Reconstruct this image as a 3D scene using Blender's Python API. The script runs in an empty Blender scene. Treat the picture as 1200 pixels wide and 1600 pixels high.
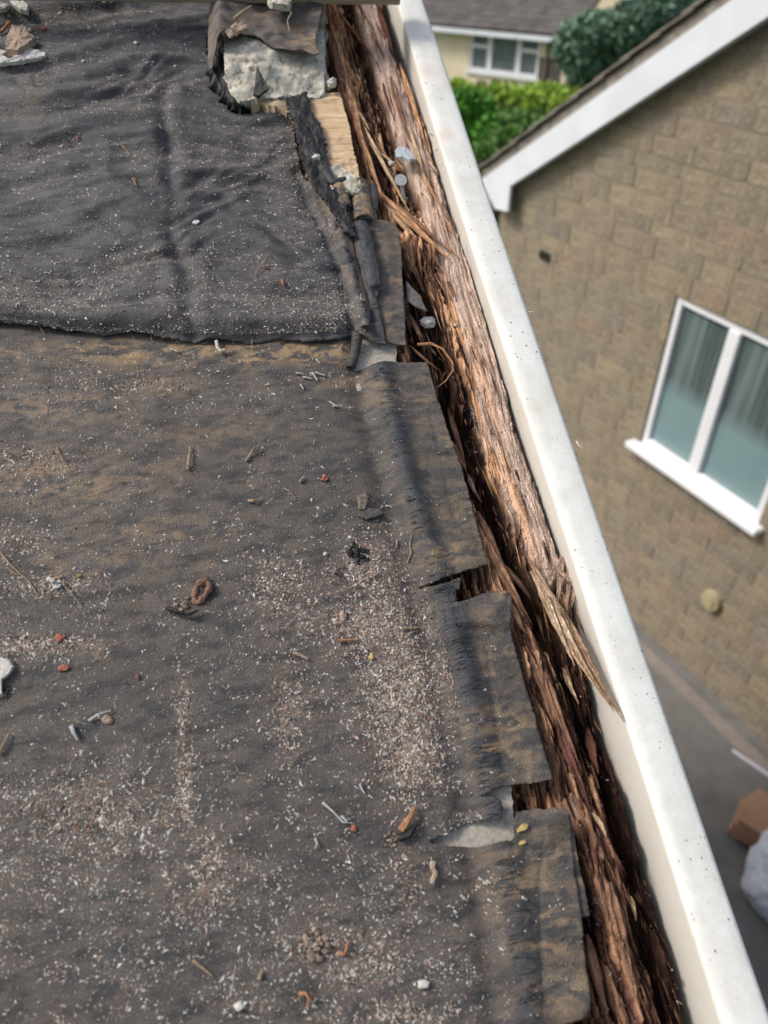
import bpy, bmesh, math, random
import numpy as np
from mathutils import Matrix, Vector
random.seed(7); rng = np.random.default_rng(11)
S = bpy.context.scene
COL = S.collection
# ------------------------------------------------------------------ camera, sky, sun, exposure
FPX = 1180.0; PITCH = math.radians(38.2); CAMZ = 5.0
cd = bpy.data.cameras.new('camera'); cam = bpy.data.objects.new('camera', cd); COL.objects.link(cam)
cam.location = (0, 0, CAMZ); cam.rotation_euler = (math.radians(90) - PITCH, 0, 0)
cd.sensor_fit = 'VERTICAL'; cd.sensor_height = 36; cd.lens = 36 * FPX / 1600
cd.clip_start = 0.02; cd.clip_end = 900
cd.dof.use_dof = True; cd.dof.focus_distance = 0.89; cd.dof.aperture_fstop = 3.9
S.camera = cam
w = bpy.data.worlds.new('World'); S.world = w; w.use_nodes = True
nt = w.node_tree; nt.nodes.clear()
sky = nt.nodes.new('ShaderNodeTexSky'); sky.sky_type = 'NISHITA'; sky.sun_disc = False
SUN_EL, SUN_AZ = math.radians(47), math.radians(-88)      # azimuth measured from +Y towards +X
sky.sun_elevation = SUN_EL; sky.sun_rotation = SUN_AZ; sky.dust_density = 4; sky.air_density = 1.0
hs = nt.nodes.new('ShaderNodeHueSaturation'); hs.inputs['Saturation'].default_value = 0.75
bg = nt.nodes.new('ShaderNodeBackground'); bg.inputs[1].default_value = 0.125
wo = nt.nodes.new('ShaderNodeOutputWorld')
nt.links.new(sky.outputs[0], hs.inputs['Color']); nt.links.new(hs.outputs[0], bg.inputs[0]); nt.links.new(bg.outputs[0], wo.inputs[0])
sl = bpy.data.lights.new('sun', 'SUN'); sl.energy = 1.7; sl.angle = math.radians(14); sl.color = (1, .95, .88)
so = bpy.data.objects.new('sun', sl); COL.objects.link(so)
sdir = Vector((math.cos(SUN_EL) * math.sin(SUN_AZ), math.cos(SUN_EL) * math.cos(SUN_AZ), math.sin(SUN_EL)))
so.rotation_euler = sdir.to_track_quat('Z', 'Y').to_euler()
S.view_settings.view_transform = 'Standard'; S.view_settings.look = 'None'
S.view_settings.exposure = 0.42; S.view_settings.gamma = 1

# ------------------------------------------------------------------ frames
FW = np.array([0, math.cos(PITCH), -math.sin(PITCH)]); UP = np.array([0, math.sin(PITCH), math.cos(PITCH)]); RT = np.array([1., 0, 0])
CP = np.array([0, 0, CAMZ])
def ray(px, py):
    px = np.asarray(px, float); py = np.asarray(py, float)
    a = (px - 600) / FPX; b = (800 - py) / FPX
    return FW + a[..., None] * RT + b[..., None] * UP
dv = ray(78, -1700); dv = dv / np.linalg.norm(dv)            # up-slope direction of the verge
ev = np.array([dv[1], -dv[0], 0]); ev /= np.linalg.norm(ev)
nv = np.cross(ev, dv)
DIST = 0.75
OR = CP - nv * DIST
RM = Matrix(((ev[0], dv[0], nv[0], OR[0]), (ev[1], dv[1], nv[1], OR[1]), (ev[2], dv[2], nv[2], OR[2]), (0, 0, 0, 1)))
BAS = np.stack([ev, dv, nv])
def P(px, py, h=0.0):
    """photo point -> roof coordinates (u across, v up the slope) on the sheet h above the underlay"""
    r = ray(px, py) @ BAS.T
    t = (h - DIST) / r[..., 2]
    return r[..., 0] * t, r[..., 1] * t
def PV(px, py, h=0.0):
    u, v = P(px, py, h); return Vector((float(u), float(v), h))
def PX(u, v, h):
    u = np.asarray(u, float); v = np.asarray(v, float); h = np.asarray(h, float) + 0 * u
    q = np.stack([u, v, h - DIST], -1) @ BAS
    z = q @ FW
    return 600 + FPX * (q @ RT) / z, 800 - FPX * (q @ UP) / z

# ------------------------------------------------------------------ noise
def _hash(i, j, s):
    n = (i.astype(np.int64) * 374761393 + j.astype(np.int64) * 668265263 + s * 1442695041) & 0xffffffff
    n = ((n ^ (n >> 13)) * 1274126177) & 0xffffffff
    return ((n ^ (n >> 16)) & 0xffff) / 65535.0
def pn(x, y, s=0):
    x = np.asarray(x, float); y = np.asarray(y, float)
    xi = np.floor(x); yi = np.floor(y); fx = x - xi; fy = y - yi
    def g(a, b):
        th = _hash(xi + a, yi + b, s) * 6.28318
        return np.cos(th) * (fx - a) + np.sin(th) * (fy - b)
    ux = fx * fx * fx * (fx * (fx * 6 - 15) + 10); uy = fy * fy * fy * (fy * (fy * 6 - 15) + 10)
    a = g(0, 0) * (1 - ux) + g(1, 0) * ux; b = g(0, 1) * (1 - ux) + g(1, 1) * ux
    return (a * (1 - uy) + b * uy) * 1.5
def fbm(x, y, s=0, o=4, r=.5):
    t = 0; a = 1
    for k in range(o):
        t = t + a * pn(x * 2 ** k, y * 2 ** k, s + k * 17); a *= r
    return t
def sst(a, b, x):
    t = np.clip((x - a) / (b - a), 0, 1); return t * t * (3 - 2 * t)
def dpoly(u, v, pts):
    """distance to polyline, and fraction along it"""
    best = np.full(np.shape(u), 1e9); fr = np.zeros(np.shape(u)); n = len(pts) - 1
    for i in range(n):
        ax, ay = pts[i]; bx, by = pts[i + 1]; dx, dy = bx - ax, by - ay; L = dx * dx + dy * dy + 1e-12
        t = np.clip(((u - ax) * dx + (v - ay) * dy) / L, 0, 1)
        d = np.hypot(u - ax - t * dx, v - ay - t * dy)
        m = d < best; best = np.where(m, d, best); fr = np.where(m, (i + t) / n, fr)
    return best, fr
def inside(u, v, pts):
    c = np.zeros(np.shape(u), bool); n = len(pts)
    for i in range(n):
        x1, y1 = pts[i]; x2, y2 = pts[(i + 1) % n]
        if y1 == y2: continue
        m = ((y1 > v) != (y2 > v)) & (u < (x2 - x1) * (v - y1) / (y2 - y1) + x1)
        c ^= m
    return c
def puv(pts, h=0.0): return [tuple(float(q) for q in P(x, y, h)) for x, y in pts]
def g2(x, y, cx, cy, rx, ry, rot=0):
    c, s_ = math.cos(rot), math.sin(rot); a = (x - cx) * c + (y - cy) * s_; b = -(x - cx) * s_ + (y - cy) * c
    return np.exp(-(a / rx) ** 2 - (b / ry) ** 2)

# ------------------------------------------------------------------ object helpers
def tag(o, label=None, cat=None, group=None, kind=None):
    if label: o['label'] = label
    if cat: o['category'] = cat
    if group: o['group'] = group
    if kind: o['kind'] = kind
    return o
def link(o, parent=None, mw=None):
    COL.objects.link(o)
    if parent is not None: o.parent = parent
    if mw is not None:
        if parent is None: o.matrix_world = mw
        else: o.matrix_local = mw
    return o
def mesh(name, verts, faces, mat, cols=None, smooth=False):
    m = bpy.data.meshes.new(name)
    m.from_pydata([tuple(v) for v in verts] if not isinstance(verts, np.ndarray) else verts.tolist(), [], faces if not isinstance(faces, np.ndarray) else faces.tolist())
    if cols is not None:
        at = m.color_attributes.new('Col', 'FLOAT_COLOR', 'POINT')
        c = np.ones((len(m.vertices), 4), np.float32); c[:, :cols.shape[1]] = cols
        at.data.foreach_set('color', c.ravel())
    if smooth: m.polygons.foreach_set('use_smooth', [True] * len(m.polygons))
    if mat: m.materials.append(mat)
    m.update(); return m
def ob(name, me, parent=None, mw=None):
    return link(bpy.data.objects.new(name, me), parent, mw)
def empty(name, mw, label=None, cat=None, group=None):
    o = bpy.data.objects.new(name, None); o.empty_display_size = .05
    link(o, None, mw); return tag(o, label, cat, group)
class MB:
    def __init__(s): s.v = []; s.f = []
    def box(s, a, b):
        x0, y0, z0 = a; x1, y1, z1 = b; n = len(s.v)
        s.v += [(x0,y0,z0),(x1,y0,z0),(x1,y1,z0),(x0,y1,z0),(x0,y0,z1),(x1,y0,z1),(x1,y1,z1),(x0,y1,z1)]
        s.f += [tuple(n+i for i in q) for q in ((3,2,1,0),(4,5,6,7),(0,1,5,4),(1,2,6,5),(2,3,7,6),(3,0,4,7))]
        return s
    def prism(s, poly, y0, y1):          # polygon in x,z extruded along y
        n = len(s.v); k = len(poly)
        s.v += [(x, y0, z) for x, z in poly] + [(x, y1, z) for x, z in poly]
        s.f += [tuple(n + i for i in range(k)), tuple(n + k + i for i in reversed(range(k)))]
        s.f += [(n + i, n + k + i, n + k + (i + 1) % k, n + (i + 1) % k) for i in range(k)]
        return s
    def tube(s, pts, rad, sides=7):
        n0 = len(s.v); pts = [Vector(p) for p in pts]; k = len(pts)
        for i, p in enumerate(pts):
            t = (pts[min(i + 1, k - 1)] - pts[max(i - 1, 0)]).normalized()
            a = t.cross(Vector((.13, .21, 1))).normalized(); b = t.cross(a)
            r = rad[i] if hasattr(rad, '__len__') else rad
            for j in range(sides):
                th = 2 * math.pi * j / sides; s.v.append(tuple(p + (a * math.cos(th) + b * math.sin(th)) * r))
        for i in range(k - 1):
            for j in range(sides):
                s.f.append((n0 + i * sides + j, n0 + i * sides + (j + 1) % sides, n0 + (i + 1) * sides + (j + 1) % sides, n0 + (i + 1) * sides + j))
        s.f.append(tuple(n0 + j for j in reversed(range(sides)))); s.f.append(tuple(n0 + (k - 1) * sides + j for j in range(sides)))
        return s
    def me(s, name, mat, smooth=False, bevel=0):
        m = mesh(name, s.v, s.f, mat, smooth=smooth)
        bm = bmesh.new(); bm.from_mesh(m); bmesh.ops.recalc_face_normals(bm, faces=bm.faces)
        if bevel: bmesh.ops.bevel(bm, geom=bm.edges[:], offset=bevel, segments=1, affect='EDGES')
        bm.to_mesh(m); bm.free(); return m

# ------------------------------------------------------------------ materials
class NT:
    def __init__(s, name):
        s.m = bpy.data.materials.new(name); s.m.use_nodes = True; s.t = s.m.node_tree
        s.b = s.t.nodes['Principled BSDF']
        s.tc = s.t.nodes.new('ShaderNodeTexCoord')
    def n(s, ty, **k):
        x = s.t.nodes.new(ty)
        for a, v in k.items():
            if a in x.inputs: s.set(x.inputs[a], v)
            else: setattr(x, a, v)
        return x
    def set(s, inp, v):
        if isinstance(v, bpy.types.NodeSocket): s.t.links.new(v, inp)
        else: inp.default_value = v
    def map(s, scale, src=None):
        x = s.n('ShaderNodeMapping'); s.set(x.inputs['Vector'], src or s.tc.outputs['Object'])
        x.inputs['Scale'].default_value = scale if hasattr(scale, '__len__') else (scale,) * 3
        return x.outputs[0]
    def noise(s, scale, detail=4, rough=.55, vec=None, dist=0):
        return s.n('ShaderNodeTexNoise', Vector=vec or s.tc.outputs['Object'], Scale=scale, Detail=detail, Roughness=rough, Distortion=dist).outputs[0]
    def vor(s, scale, vec=None, out='Distance', feature='F1'):
        return s.n('ShaderNodeTexVoronoi', feature=feature, Vector=vec or s.tc.outputs['Object'], Scale=scale).outputs[out]
    def ramp(s, fac, stops, interp='LINEAR'):
        x = s.n('ShaderNodeValToRGB'); s.set(x.inputs[0], fac); r = x.color_ramp; r.interpolation = interp
        while len(r.elements) < len(stops): r.elements.new(.5)
        for e, (p, c) in zip(r.elements, stops):
            e.position = p; e.color = (c, c, c, 1) if not hasattr(c, '__len__') else (*c, 1)
        return x.outputs[0]
    def mix(s, f, a, b, mode='MIX'):
        x = s.n('ShaderNodeMix', data_type='RGBA', blend_type=mode); s.set(x.inputs[0], f)
        for i, q in ((6, a), (7, b)):
            if isinstance(q, bpy.types.NodeSocket): s.t.links.new(q, x.inputs[i])
            else: x.inputs[i].default_value = (*q, 1) if hasattr(q, '__len__') else (q, q, q, 1)
        return x.outputs[2]
    def math(s, op, a, b=0., clamp=False):
        x = s.n('ShaderNodeMath', operation=op, use_clamp=clamp); s.set(x.inputs[0], a); s.set(x.inputs[1], b); return x.outputs[0]
    def attr(s):
        x = s.n('ShaderNodeAttribute', attribute_name='Col'); y = s.n('ShaderNodeSeparateColor'); s.t.links.new(x.outputs[0], y.inputs[0])
        return x.outputs[0], y.outputs[0], y.outputs[1], y.outputs[2]
    def rnd(s): return s.n('ShaderNodeObjectInfo').outputs['Random']
    def fin(s, col, rough=.6, bump=None, dist=.001, strength=1., spec=.5):
        s.set(s.b.inputs['Base Color'], col if isinstance(col, bpy.types.NodeSocket) else (*col, 1)); s.set(s.b.inputs['Roughness'], rough)
        s.b.inputs['Specular IOR Level'].default_value = spec
        if bump is not None:
            x = s.n('ShaderNodeBump', Strength=strength, Distance=dist, Height=bump); s.t.links.new(x.outputs[0], s.b.inputs['Normal'])
        return s.m
def simple(name, c1, c2=None, scale=50, rough=.7, bump=0, spec=.4, stretch=(1, 1, 1), detail=5, lo=.35, hi=.65):
    t = NT(name); v = t.map(stretch); n = t.noise(scale, detail, vec=v)
    return t.fin(t.mix(t.ramp(n, [(lo, 0), (hi, 1)]), c1, c2 or c1), rough, n if bump else None, bump or .001, spec=spec)

# underlay felt: mask R dust, G brown/gold stain, B smooth bare (glossy, with a painted bluish sheen)
def felt_mat(name, base=(.029, .029, .030), hue=(.095, .072, .052), hue2=(.125, .098, .078)):
    t = NT(name); _, R, G, B = t.attr()
    big = t.noise(9, 4); mid = t.noise(60, 6, .6); fine = t.noise(520, 5, .65)
    st = t.noise(1, 6, .6, vec=t.map((36, 78, 30)), dist=.8)
    c = t.mix(t.ramp(mid, [(.35, 0), (.7, 1)]), base, tuple(x * 1.5 for x in base))
    c = t.mix(t.math('MULTIPLY', t.ramp(big, [(.4, 0), (.65, .75)]), t.ramp(st, [(.35, .2), (.6, 1)])), c, hue)
    # fine fibrous speckle
    sp = t.vor(620); s2 = t.vor(330, out='Color'); s2 = t.n('ShaderNodeSeparateColor', Color=s2).outputs[0]
    spk = t.math('MULTIPLY', t.ramp(sp, [(.10, 1), (.26, 0)]), t.ramp(s2, [(.62, 0), (.7, 1)]))
    clus = t.ramp(t.noise(26, 5, .65), [(.38, .1), (.62, 1)])
    bareinv = t.math('SUBTRACT', 1.0, B, True)
    spk = t.math('MULTIPLY', t.math('MULTIPLY', spk, clus), bareinv)
    c = t.mix(t.math('MULTIPLY', spk, .9), c, (.55, .51, .45))
    dust = t.math('MULTIPLY', R, t.ramp(t.noise(240, 6, .7), [(.36, .12), (.62, 1)]))
    dc = t.mix(t.ramp(t.noise(90, 3), [(.4, 0), (.6, 1)]), (.22, .18, .165), (.33, .25, .215))
    c = t.mix(t.math('MULTIPLY', dust, .8), c, dc)
    lfq = t.ramp(t.noise(7, 5, .6), [(.40, .30), (.60, 1)])
    film = t.math('MULTIPLY', t.math('MULTIPLY', t.ramp(t.noise(650, 7, .85), [(.48, 0), (.60, 1)]), t.math('MULTIPLY', bareinv, lfq)), t.math('ADD', clus, .30, True))
    c = t.mix(film, c, (.235, .213, .19))
    mot = t.ramp(t.noise(1, 7, .62, vec=t.map((16, 42, 20)), dist=.6), [(.38, 0), (.64, 1)])
    c = t.mix(t.math('MULTIPLY', mot, t.math('MULTIPLY', bareinv, .65)), c, hue2)
    c = t.mix(t.math('MULTIPLY', t.math('SUBTRACT', B, .55, True), 1.6, True), c, t.mix(t.ramp(mid, [(.35, 0), (.65, 1)]), (.030, .036, .047), (.052, .060, .074)))  # bluish sky sheen of the smooth folds painted into the colour
    c = t.mix(t.math('MULTIPLY', t.ramp(t.noise(1, 6, .6, vec=t.map((30, 75, 20))), [(.47, 0), (.6, .75)]), 1.0), c, (.026, .027, .030))
    gold = t.math('MULTIPLY', G, t.ramp(st, [(.45, 0), (.56, 1)]))
    gold = t.math('MULTIPLY', gold, t.ramp(mid, [(.3, .35), (.6, 1)]))
    c = t.mix(gold, c, t.mix(t.ramp(fine, [(.3, 0), (.7, 1)]), (.20, .125, .065), (.52, .36, .195)))
    crk = t.ramp(t.noise(1, 5, .6, vec=t.map((60, 330, 60))), [(.33, 1), (.40, 0)])
    c = t.mix(t.math('MULTIPLY', crk, t.math('MULTIPLY', B, .8)), c, (.014, .013, .012))
    rg = t.math('ADD', t.math('MULTIPLY', bareinv, .26), .33); rg = t.math('ADD', rg, t.math('MULTIPLY', dust, .3), True)
    bm_ = t.math('ADD', t.math('MULTIPLY', fine, 1.0), t.math('MULTIPLY', mid, .8))
    bm_ = t.math('ADD', bm_, t.math('MULTIPLY', st, .5))
    lines = t.ramp(t.noise(1, 4, .55, vec=t.map((13, 120, 40)), dist=.3), [(.484, 0), (.5, 1), (.516, 0)])
    lines = t.math('MULTIPLY', lines, t.math('MULTIPLY', t.math('SUBTRACT', B, .3, True), 1.6, True))
    lines = t.math('MULTIPLY', lines, t.ramp(t.noise(30, 3), [(.42, 0), (.55, 1)]))
    c = t.mix(t.math('MULTIPLY', lines, .8), c, (.012, .011, .010)); bm_ = t.math('SUBTRACT', bm_, lines)
    return t.fin(c, rg, bm_, .0015, spec=.5)
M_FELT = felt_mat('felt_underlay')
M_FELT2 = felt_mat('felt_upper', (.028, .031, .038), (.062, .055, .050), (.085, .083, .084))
def wood_mat(name, fallback=False):
    t = NT(name); c0, R, G, B = t.attr()
    f1 = t.noise(1, 8, .7, vec=t.map((380, 45, 380)), dist=.4); f2 = t.noise(620, 6, .75)
    bl = t.noise(45, 4)
    k = t.ramp(f1, [(.3, .45), (.5, .95), (.72, 1.5)])
    al = t.n('ShaderNodeAttribute', attribute_name='Col').outputs['Alpha']
    k = t.mix(al, t.ramp(t.noise(420, 7, .8), [(.34, .5), (.5, .95), (.66, 1.3)]), k)
    c = t.mix(1.0, c0, k, 'MULTIPLY')
    c = t.mix(1.0, c, t.ramp(f2, [(.35, .5), (.65, 1.45)]), 'MULTIPLY')
    c = t.mix(1.0, c, t.ramp(bl, [(.3, .75), (.7, 1.2)]), 'MULTIPLY')
    return t.fin(c, .95, t.math('ADD', t.math('MULTIPLY', f1, 1.0), t.math('MULTIPLY', f2, .9)), .0013, spec=.02)
M_ROT = wood_mat('rotten_wood')
def chip_mat():
    t = NT('chips'); c0, *_ = t.attr(); n = t.noise(900, 2)
    return t.fin(t.mix(1.0, c0, t.ramp(n, [(.3, .7), (.7, 1.15)]), 'MULTIPLY'), .85, spec=.2)
M_CHIP = chip_mat()
def pvc():
    t = NT('white_plastic'); c0, R, G, B = t.attr()
    n = t.noise(35, 5); base = t.mix(t.ramp(n, [(.3, 0), (.7, 1)]), (.82, .82, .78), (.74, .74, .69))
    dn = t.n('ShaderNodeTexNoise', Vector=t.tc.outputs['Object'], Scale=500., Detail=3.).outputs['Color']
    wv = t.n('ShaderNodeVectorMath', operation='MULTIPLY_ADD'); t.set(wv.inputs[0], dn); wv.inputs[1].default_value = (.004,) * 3; t.set(wv.inputs[2], t.tc.outputs['Object'])
    sc_ = t.n('ShaderNodeSeparateColor', Color=t.vor(190, vec=wv.outputs[0], out='Color')); sel = sc_.outputs[1]
    sp = t.math('DIVIDE', t.vor(190, vec=wv.outputs[0]), t.math('ADD', sc_.outputs[0], .35))
    fl = t.math('MULTIPLY', t.ramp(sp, [(.12, 1), (.26, 0)]), t.ramp(sel, [(.66, 0), (.72, 1)]))
    fl = t.math('MULTIPLY', fl, t.ramp(t.noise(18, 4), [(.40, .15), (.55, 1)]))
    fine = t.math('MULTIPLY', t.ramp(t.vor(800), [(.05, 1), (.2, 0)]), t.ramp(t.noise(60, 4), [(.5, 0), (.65, .8)]))
    c = t.mix(t.math('MULTIPLY', fine, .6), base, (.28, .25, .21)); c = t.mix(t.ramp(t.noise(330, 6, .75), [(.45, 0), (.75, .45)]), c, (.55, .53, .47))
    c = t.mix(fl, c, (.10, .085, .075))
    c = t.mix(t.math('MULTIPLY', t.ramp(t.noise(12, 6, .7), [(.46, 0), (.68, .7)]), 1.0), c, (.60, .58, .50))
    c = t.mix(G, c, (.62, .44, .30))
    gr = t.math('MULTIPLY', R, t.ramp(t.noise(260, 6, .75), [(.38, 0), (.58, 1)]))
    gr = t.math('ADD', gr, t.math('SUBTRACT', R, .75, True), True)
    c = t.mix(gr, c, (.045, .032, .025))
    c = t.mix(B, c, (.66, .62, .55))  # shaded cream tone of the inner face painted over the white
    return t.fin(c, .48, n, .0006, spec=.4)
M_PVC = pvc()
def cement():
    t = NT('fibre_cement'); n = t.noise(300, 6, .7); b = t.noise(20, 4)
    c = t.mix(t.ramp(b, [(.35, 0), (.65, 1)]), (.52, .475, .41), (.42, .38, .325))
    c = t.mix(t.ramp(n, [(.4, .0), (.62, .6)]), c, (.24, .215, .185)); c = t.mix(t.ramp(t.noise(70, 6, .7), [(.5, 0), (.64, .55)]), c, (.17, .15, .13))
    pit = t.ramp(t.vor(160), [(.04, 1), (.09, 0)])
    return t.fin(t.mix(pit, c, (.07, .06, .055)), .9, n, .0006, spec=.2)
M_CEM = cement(); M_SLT = simple('grey_scrap', (.16, .155, .15), (.09, .085, .08), 200, .85, .001)
def mortar():
    t = NT('mortar'); n = t.noise(110, 8, .7); b = t.noise(30, 5)
    c = t.mix(t.ramp(b, [(.35, 0), (.65, 1)]), (.66, .62, .52), (.42, .385, .32))
    c = t.mix(t.ramp(t.noise(70, 5, .7), [(.54, 0), (.64, .8)]), c, (.12, .105, .09))
    return t.fin(c, .95, n, .003, spec=.15)
M_MORT = mortar()
def newwood():
    t = NT('pale_timber'); g = t.noise(1, 6, .6, vec=t.map((14, 330, 330)), dist=.5); b = t.noise(40, 4)
    c = t.ramp(g, [(.3, (.36, .22, .12)), (.45, (.62, .44, .26)), (.7, (.74, .58, .38))])
    c = t.mix(t.ramp(b, [(.5, 0), (.7, .6)]), c, (.20, .125, .085))
    return t.fin(c, .8, g, .0012, spec=.25)
M_NEW = newwood()
M_TAR = simple('tar', (.008, .008, .009), (.022, .020, .021), 300, .45, .002)
M_GREYW = simple('weathered_batten', (.42, .34, .24), (.26, .21, .15), 1, .85, .001, stretch=(12, 260, 260))
M_DARK = simple('roof_timber', (.05, .035, .025), (.08, .055, .04), 20, .9)
def rock(name, c1, c2, rough=.9): return simple(name, c1, c2, 260, rough, .0015, .2)
M_RED = rock('red_clay', (.30, .09, .06), (.38, .16, .11)); M_WCH = rock('white_chip', (.62, .60, .56), (.46, .43, .39))
M_TANCH = rock('tan_mortar', (.42, .32, .24), (.30, .22, .17)); M_SIL = rock('translucent_chip', (.46, .50, .53), (.34, .38, .42), .35)
M_TWIG = rock('dry_twig', (.42, .33, .22), (.25, .18, .11)); M_ORW = rock('orange_wood', (.42, .22, .11), (.28, .13, .07))
M_CLOD = rock('dirt', (.16, .12, .09), (.28, .23, .19)); M_BROWN = rock('brown_shell', (.16, .09, .065), (.27, .16, .11))
M_WEB = rock('cobweb', (.5, .5, .5), (.4, .4, .4)); M_GALV = simple('galvanised', (.48, .49, .49), (.36, .36, .36), 400, .5)
M_YEL = rock('yellow_chip', (.55, .42, .16), (.40, .30, .12)); M_GRN = rock('green_bit', (.30, .30, .08), (.2, .2, .06))

# ------------------------------------------------------------------ generic heightfield sheet clipped to an outline
def sheet(name, outline, hfun, mfun, mat, res=.0025, h0=0., rag=.0006, thick=.0016, parent=None, mw=None, rseed=3, bbox=None):
    poly = puv(outline, h0); pu = np.array(poly)
    u0, v0 = pu.min(0) - res * 2; u1, v1 = pu.max(0) + res * 2
    nu = int((u1 - u0) / res) + 1; nv_ = int((v1 - v0) / res) + 1
    U, V = np.meshgrid(u0 + np.arange(nu) * res, v0 + np.arange(nv_) * res)
    d, _ = dpoly(U, V, poly + [poly[0]]); ins = inside(U, V, poly)
    sd = np.where(ins, d, -d) + rag * fbm(U * 260, V * 260, rseed, 3)
    allv = [(float(a), float(b)) for a, b in zip(U.ravel(), V.ravel())] if False else None
    flat = sd.ravel(); keep = flat > 0
    Uf, Vf = U.ravel(), V.ravel()
    extra = []; ecache = {}
    def cross(a, b):
        k = (a, b) if a < b else (b, a)
        if k not in ecache:
            t = flat[k[0]] / (flat[k[0]] - flat[k[1]])
            t = min(max(t, .02), .98)
            extra.append((Uf[k[0]] * (1 - t) + Uf[k[1]] * t, Vf[k[0]] * (1 - t) + Vf[k[1]] * t))
            ecache[k] = len(flat) + len(extra) - 1
        return ecache[k]
    I = np.arange(nu * nv_).reshape(nv_, nu)
    a = I[:-1, :-1].ravel(); b = I[:-1, 1:].ravel(); c = I[1:, 1:].ravel(); e = I[1:, :-1].ravel()
    cnt = keep[a].astype(int) + keep[b] + keep[c] + keep[e]
    full = cnt == 4; faces = np.stack([a[full], b[full], c[full], e[full]], 1).tolist()
    for k in np.nonzero((cnt > 0) & (cnt < 4))[0]:
        q = [a[k], b[k], c[k], e[k]]; f = []
        for i in range(4):
            x, y = q[i], q[(i + 1) % 4]
            if keep[x]: f.append(int(x))
            if keep[x] != keep[y]: f.append(cross(int(x), int(y)))
        if len(f) >= 3: faces.append(f)
    if extra:
        ex = np.array(extra); Uf = np.concatenate([Uf, ex[:, 0]]); Vf = np.concatenate([Vf, ex[:, 1]])
    used = np.zeros(len(Uf), bool)
    for f in faces[:0]: pass
    idx = np.concatenate([np.array(f) for f in faces if len(f) != 4] + [np.array([f for f in faces if len(f) == 4]).ravel()])
    used[idx] = True; remap = np.cumsum(used) - 1
    Uf, Vf = Uf[used], Vf[used]
    faces = [[int(remap[i]) for i in f] for f in faces]
    H = hfun(Uf, Vf); px, py = PX(Uf, Vf, H)
    cols = mfun(Uf, Vf, px, py)
    off = mw.translation if False else None
    base = Vector((0, 0, 0))
    me = mesh(name, np.stack([Uf, Vf, H], 1), faces, mat, cols, smooth=True)
    o = ob(name, me, parent, mw if mw is not None else (RM if parent is None else Matrix.Identity(4)))
    if thick:
        md = o.modifiers.new('thickness', 'SOLIDIFY'); md.thickness = thick; md.offset = -1
    return o

# ------------------------------------------------------------------ roof heights
FOLD = puv([(568, 520), (582, 620), (612, 740), (650, 870), (680, 960), (705, 1060), (728, 1160), (745, 1250), (760, 1330), (785, 1450), (800, 1620), (830, 1900)])
CREASE = [(650, 100), (707, 310), (750, 419), (802, 587), (889, 887), (1112, 1556)]
UC = float(np.mean([P(x, y, .012)[0] for x, y in CREASE])); UO = float(np.mean([P(x, y, .012)[0] for x, y in [(691, 100), (830, 490), (905, 705), (1000, 1000), (1183, 1556)]]))
CR = [(640, 60), (647, 89), (671, 172), (707, 310), (757, 422), (790, 530), (815, 630), (860, 760), (887, 850), (937, 1000), (982, 1142), (1038, 1300), (1085, 1450), (1125, 1592)]
OT = [(663, 0), (736, 220), (790, 380), (837, 517), (865, 600), (898, 693), (1002, 1000), (1105, 1300), (1207, 1590)]
_a = P(*np.array(CR, float).T, .012); _b = P(*np.array(OT, float).T, .012)
_ca = np.polyfit(_a[1], _a[0], 3); _cb = np.polyfit(_b[1], _b[0], 3); _vl, _vh = float(min(_a[1])), float(max(_a[1]))
def ucr(v): return np.polyval(_ca, np.clip(v, _vl, _vh))
def uot(v): return np.polyval(_cb, np.clip(v, _vl, _vh))
print('crease fit', np.round(_a[0] - ucr(_a[1]), 4), np.round(_b[0] - uot(_b[1]), 4), ucr(0), uot(0))
print('crease u', [round(float(P(x, y, .012)[0]), 4) for x, y in CREASE], 'UC', UC, 'UO', UO)
def side_fold(u, v):
    us = np.interp(v, [p[1] for p in FOLD][::-1], [p[0] for p in FOLD][::-1]); return u - us
CRK = [(600 + 45 + (y - 600) * .33 + random.uniform(-20, 40), y + random.uniform(-10, 10), random.uniform(25, 60), random.uniform(-.12, .02)) for y in list(range(600, 900, 26)) + list(range(985, 1230, 28)) + list(range(1300, 1600, 30))]
TABY = [(575, 915, 0), (925, 1235, 1), (1262, 1600, 2)]
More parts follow.
